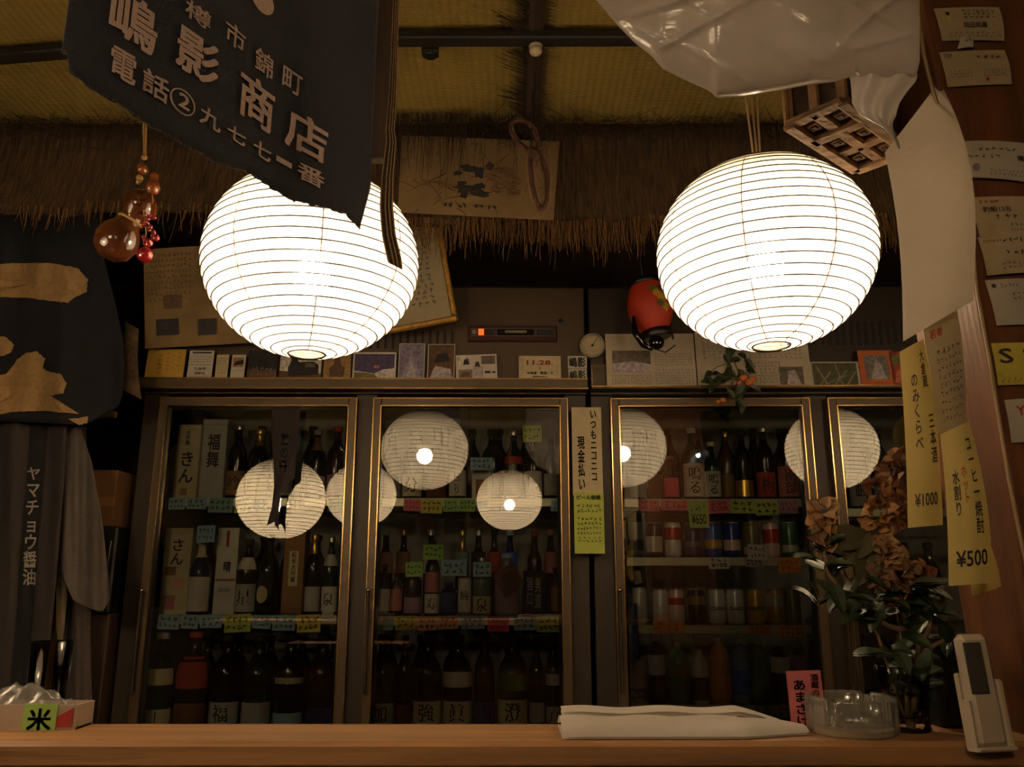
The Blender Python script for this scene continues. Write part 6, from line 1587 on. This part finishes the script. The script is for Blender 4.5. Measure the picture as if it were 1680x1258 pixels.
# dark oven with a carton on top, further back
ob_ = P(185, 1010, 2.75)
ov = thing('dark_oven', (UA.x0 - .20, 2.90, 0), 'black oven standing on a cabinet left of the fridge', 'oven')
xo = .18
zo0, zo1 = P(840, 1010, 2.75).z, P(840, 858, 2.75).z
MB().bbox((-.3, 0, zo0), (xo, .4, zo1), .006).build('case', MATS['black_plastic'], ov)
MB().bbox((-.26, -.006, zo0 + .03), (xo - .03, 0, zo1 - .03), .003).build('door', mat('oven_glass', srgb(16, 15, 15), .08), ov)
MB().tube([(xo - .022, -.01, zo0 + .02), (xo - .018, -.012, zo0 + .12), (xo - .012, -.01, zo1 - .05)], .004, 6).build('door_handle', mat('chrome', (.8, .78, .75), .15, 1.0), ov)
MB().bbox((-.3, .01, 0), (xo, .4, zo0), .004).build('cabinet', dark_board, ov)
cr = thing('cardboard_carton', (UA.x0 - .13, 2.99, zo1), 'brown cardboard carton on top of the black oven', 'carton')
MB().bbox((-.12, -.08, 0), (.085, .12, P(840, 762, 2.77).z - zo1), .003).build('box', mat('cardboard', srgb(120, 82, 48), .85), cr)
MB().box((-.121, -.0815, .07), (.086, -.0798, .10)).build('packing_tape', PW['tan'], cr)
# paper bundle pinned to the side of the left fridge
for k, (q, lab) in enumerate((((( 203, 640), (232, 655), (228, 540), (206, 528)), 'crumpled brown paper leaf pinned beside the left fridge'), (((196, 600), (214, 625), (216, 560), (200, 545)), 'small curled paper scrap behind the crumpled brown leaf'))):
    stuck('paper_leaf', q, 2.86 + .03 * k, mat('brown_paper', srgb(120, 98, 74), .9, noise_scale=30, noise_amt=.4), lab, 'paper', (('s', .2, .2, .8, .8, 3, 3, PR['umber']),), None, .02)
# white box with a green slip on the counter
wb = P(66, 1186, 1.30)
bt = thing('white_box', (wb.x, 1.27, ZK), 'open white cardboard box with a green paper slip at the counter end', 'box')
x0w, x1w = P(-60, 1170, 1.25).x - wb.x, P(137, 1170, 1.25).x - wb.x
hz_ = P(840, 1153, 1.25).z - ZK
wbm = mat('white_card', srgb(170, 152, 134), .8)
MB().box((x0w, -.04, 0), (x1w, -.037, hz_)).box((x0w, .007, 0), (x1w, .01, hz_)).box((x0w, -.037, 0), (x0w + .003, .007, hz_)).box((x1w - .003, -.037, 0), (x1w, .007, hz_)).box((x0w, -.037, 0), (x1w, .007, .003)).build('tray', wbm, bt)
MB().prism([(x1w - .05, .004), (x1w - .004, .004), (x1w - .004, hz_ * .9)], -.0415, -.0402).build('printed_shape', MATS['paper_red'], bt)
gx0, gx1 = P(33, 1175, 1.22).x - wb.x, P(88, 1175, 1.22).x - wb.x
gs = MB().box((gx0, -.0425, .0), (gx1, -.0405, hz_ * 1.05)).build('green_slip', PW['green'], bt)
lettering('米', .034, .03, lambda X, Z: ((gx0 + gx1) / 2 + X, -.0432, hz_ * .42 + Z), I, gs, bold=.03)
pb = MB()
rp = random.Random(17)
pb.grid(lambda u, v: (x0w + .01 + u * (x1w - x0w - .03), -.03 + .032 * v, hz_ * .8 + .030 * math.sin(math.pi * u) * math.sin(math.pi * v) + .012 * noise.noise((u * 9, v * 6, 2))), 20, 10)
o_ = pb.build('plastic_wrap', film('clear_wrap', (.6, .58, .55), see=.7, transl=.2, gloss=.08, rough=.25), bt)
gp = thing('ribbed_glass', (P(78, 1130, 1.5).x, 1.5, ZK - .10), 'clear ribbed drinking glass behind the white box', 'glass')
MB().lathe([(.026, 0), (.034, .20), (.032, .20), (.024, .006), (.001, .005)], 24).build('bowl', clear, gp)
MB().box((-.3, -.1, -.02), (.3, .1, 0)).build('serving_board', wood_fr, gp)
# ------------------------------------------------------------------ things out in the room that only mirror in the glass
def mirrored(u, x, y, Yv):
    v = P(x, y, Yv); n = Vector((-math.sin(u.yaw), math.cos(u.yaw), 0)); pv = Vector((u.piv.x, u.piv.y, v.z))
    return v - n * (2 * (v - pv).dot(n))
lamp = thing('desk_pendant', mirrored(UB, 1145, 747, 4.42), 'small tilted metal pendant lamp out in the room', 'lamp')
lamp.rotation_euler = (R(20), R(-24), 0)
MB().lathe([(a_ * .42, b_ * .5) for a_, b_ in ((.15, -.03), (.145, -.025), (.09, .03), (.03, .06), (.028, .09), (.0265, .09), (.028, .06), (.088, .028), (.142, -.026), (.15, -.03))], 28, caps=False).build('shade', mat('lamp_metal', srgb(200, 200, 205), .25, .8), lamp)
MB().sphere((0, 0, .0), .013, 12, 8).build('bulb', mat('lamp_bulb', (.9, .9, 1), .5, emit=9, emit_col=(.85, .9, 1)), lamp)
MB().tube([(0, 0, .04), (.12, .14, .5)], .003, 5).build('cord', wire_m, lamp)
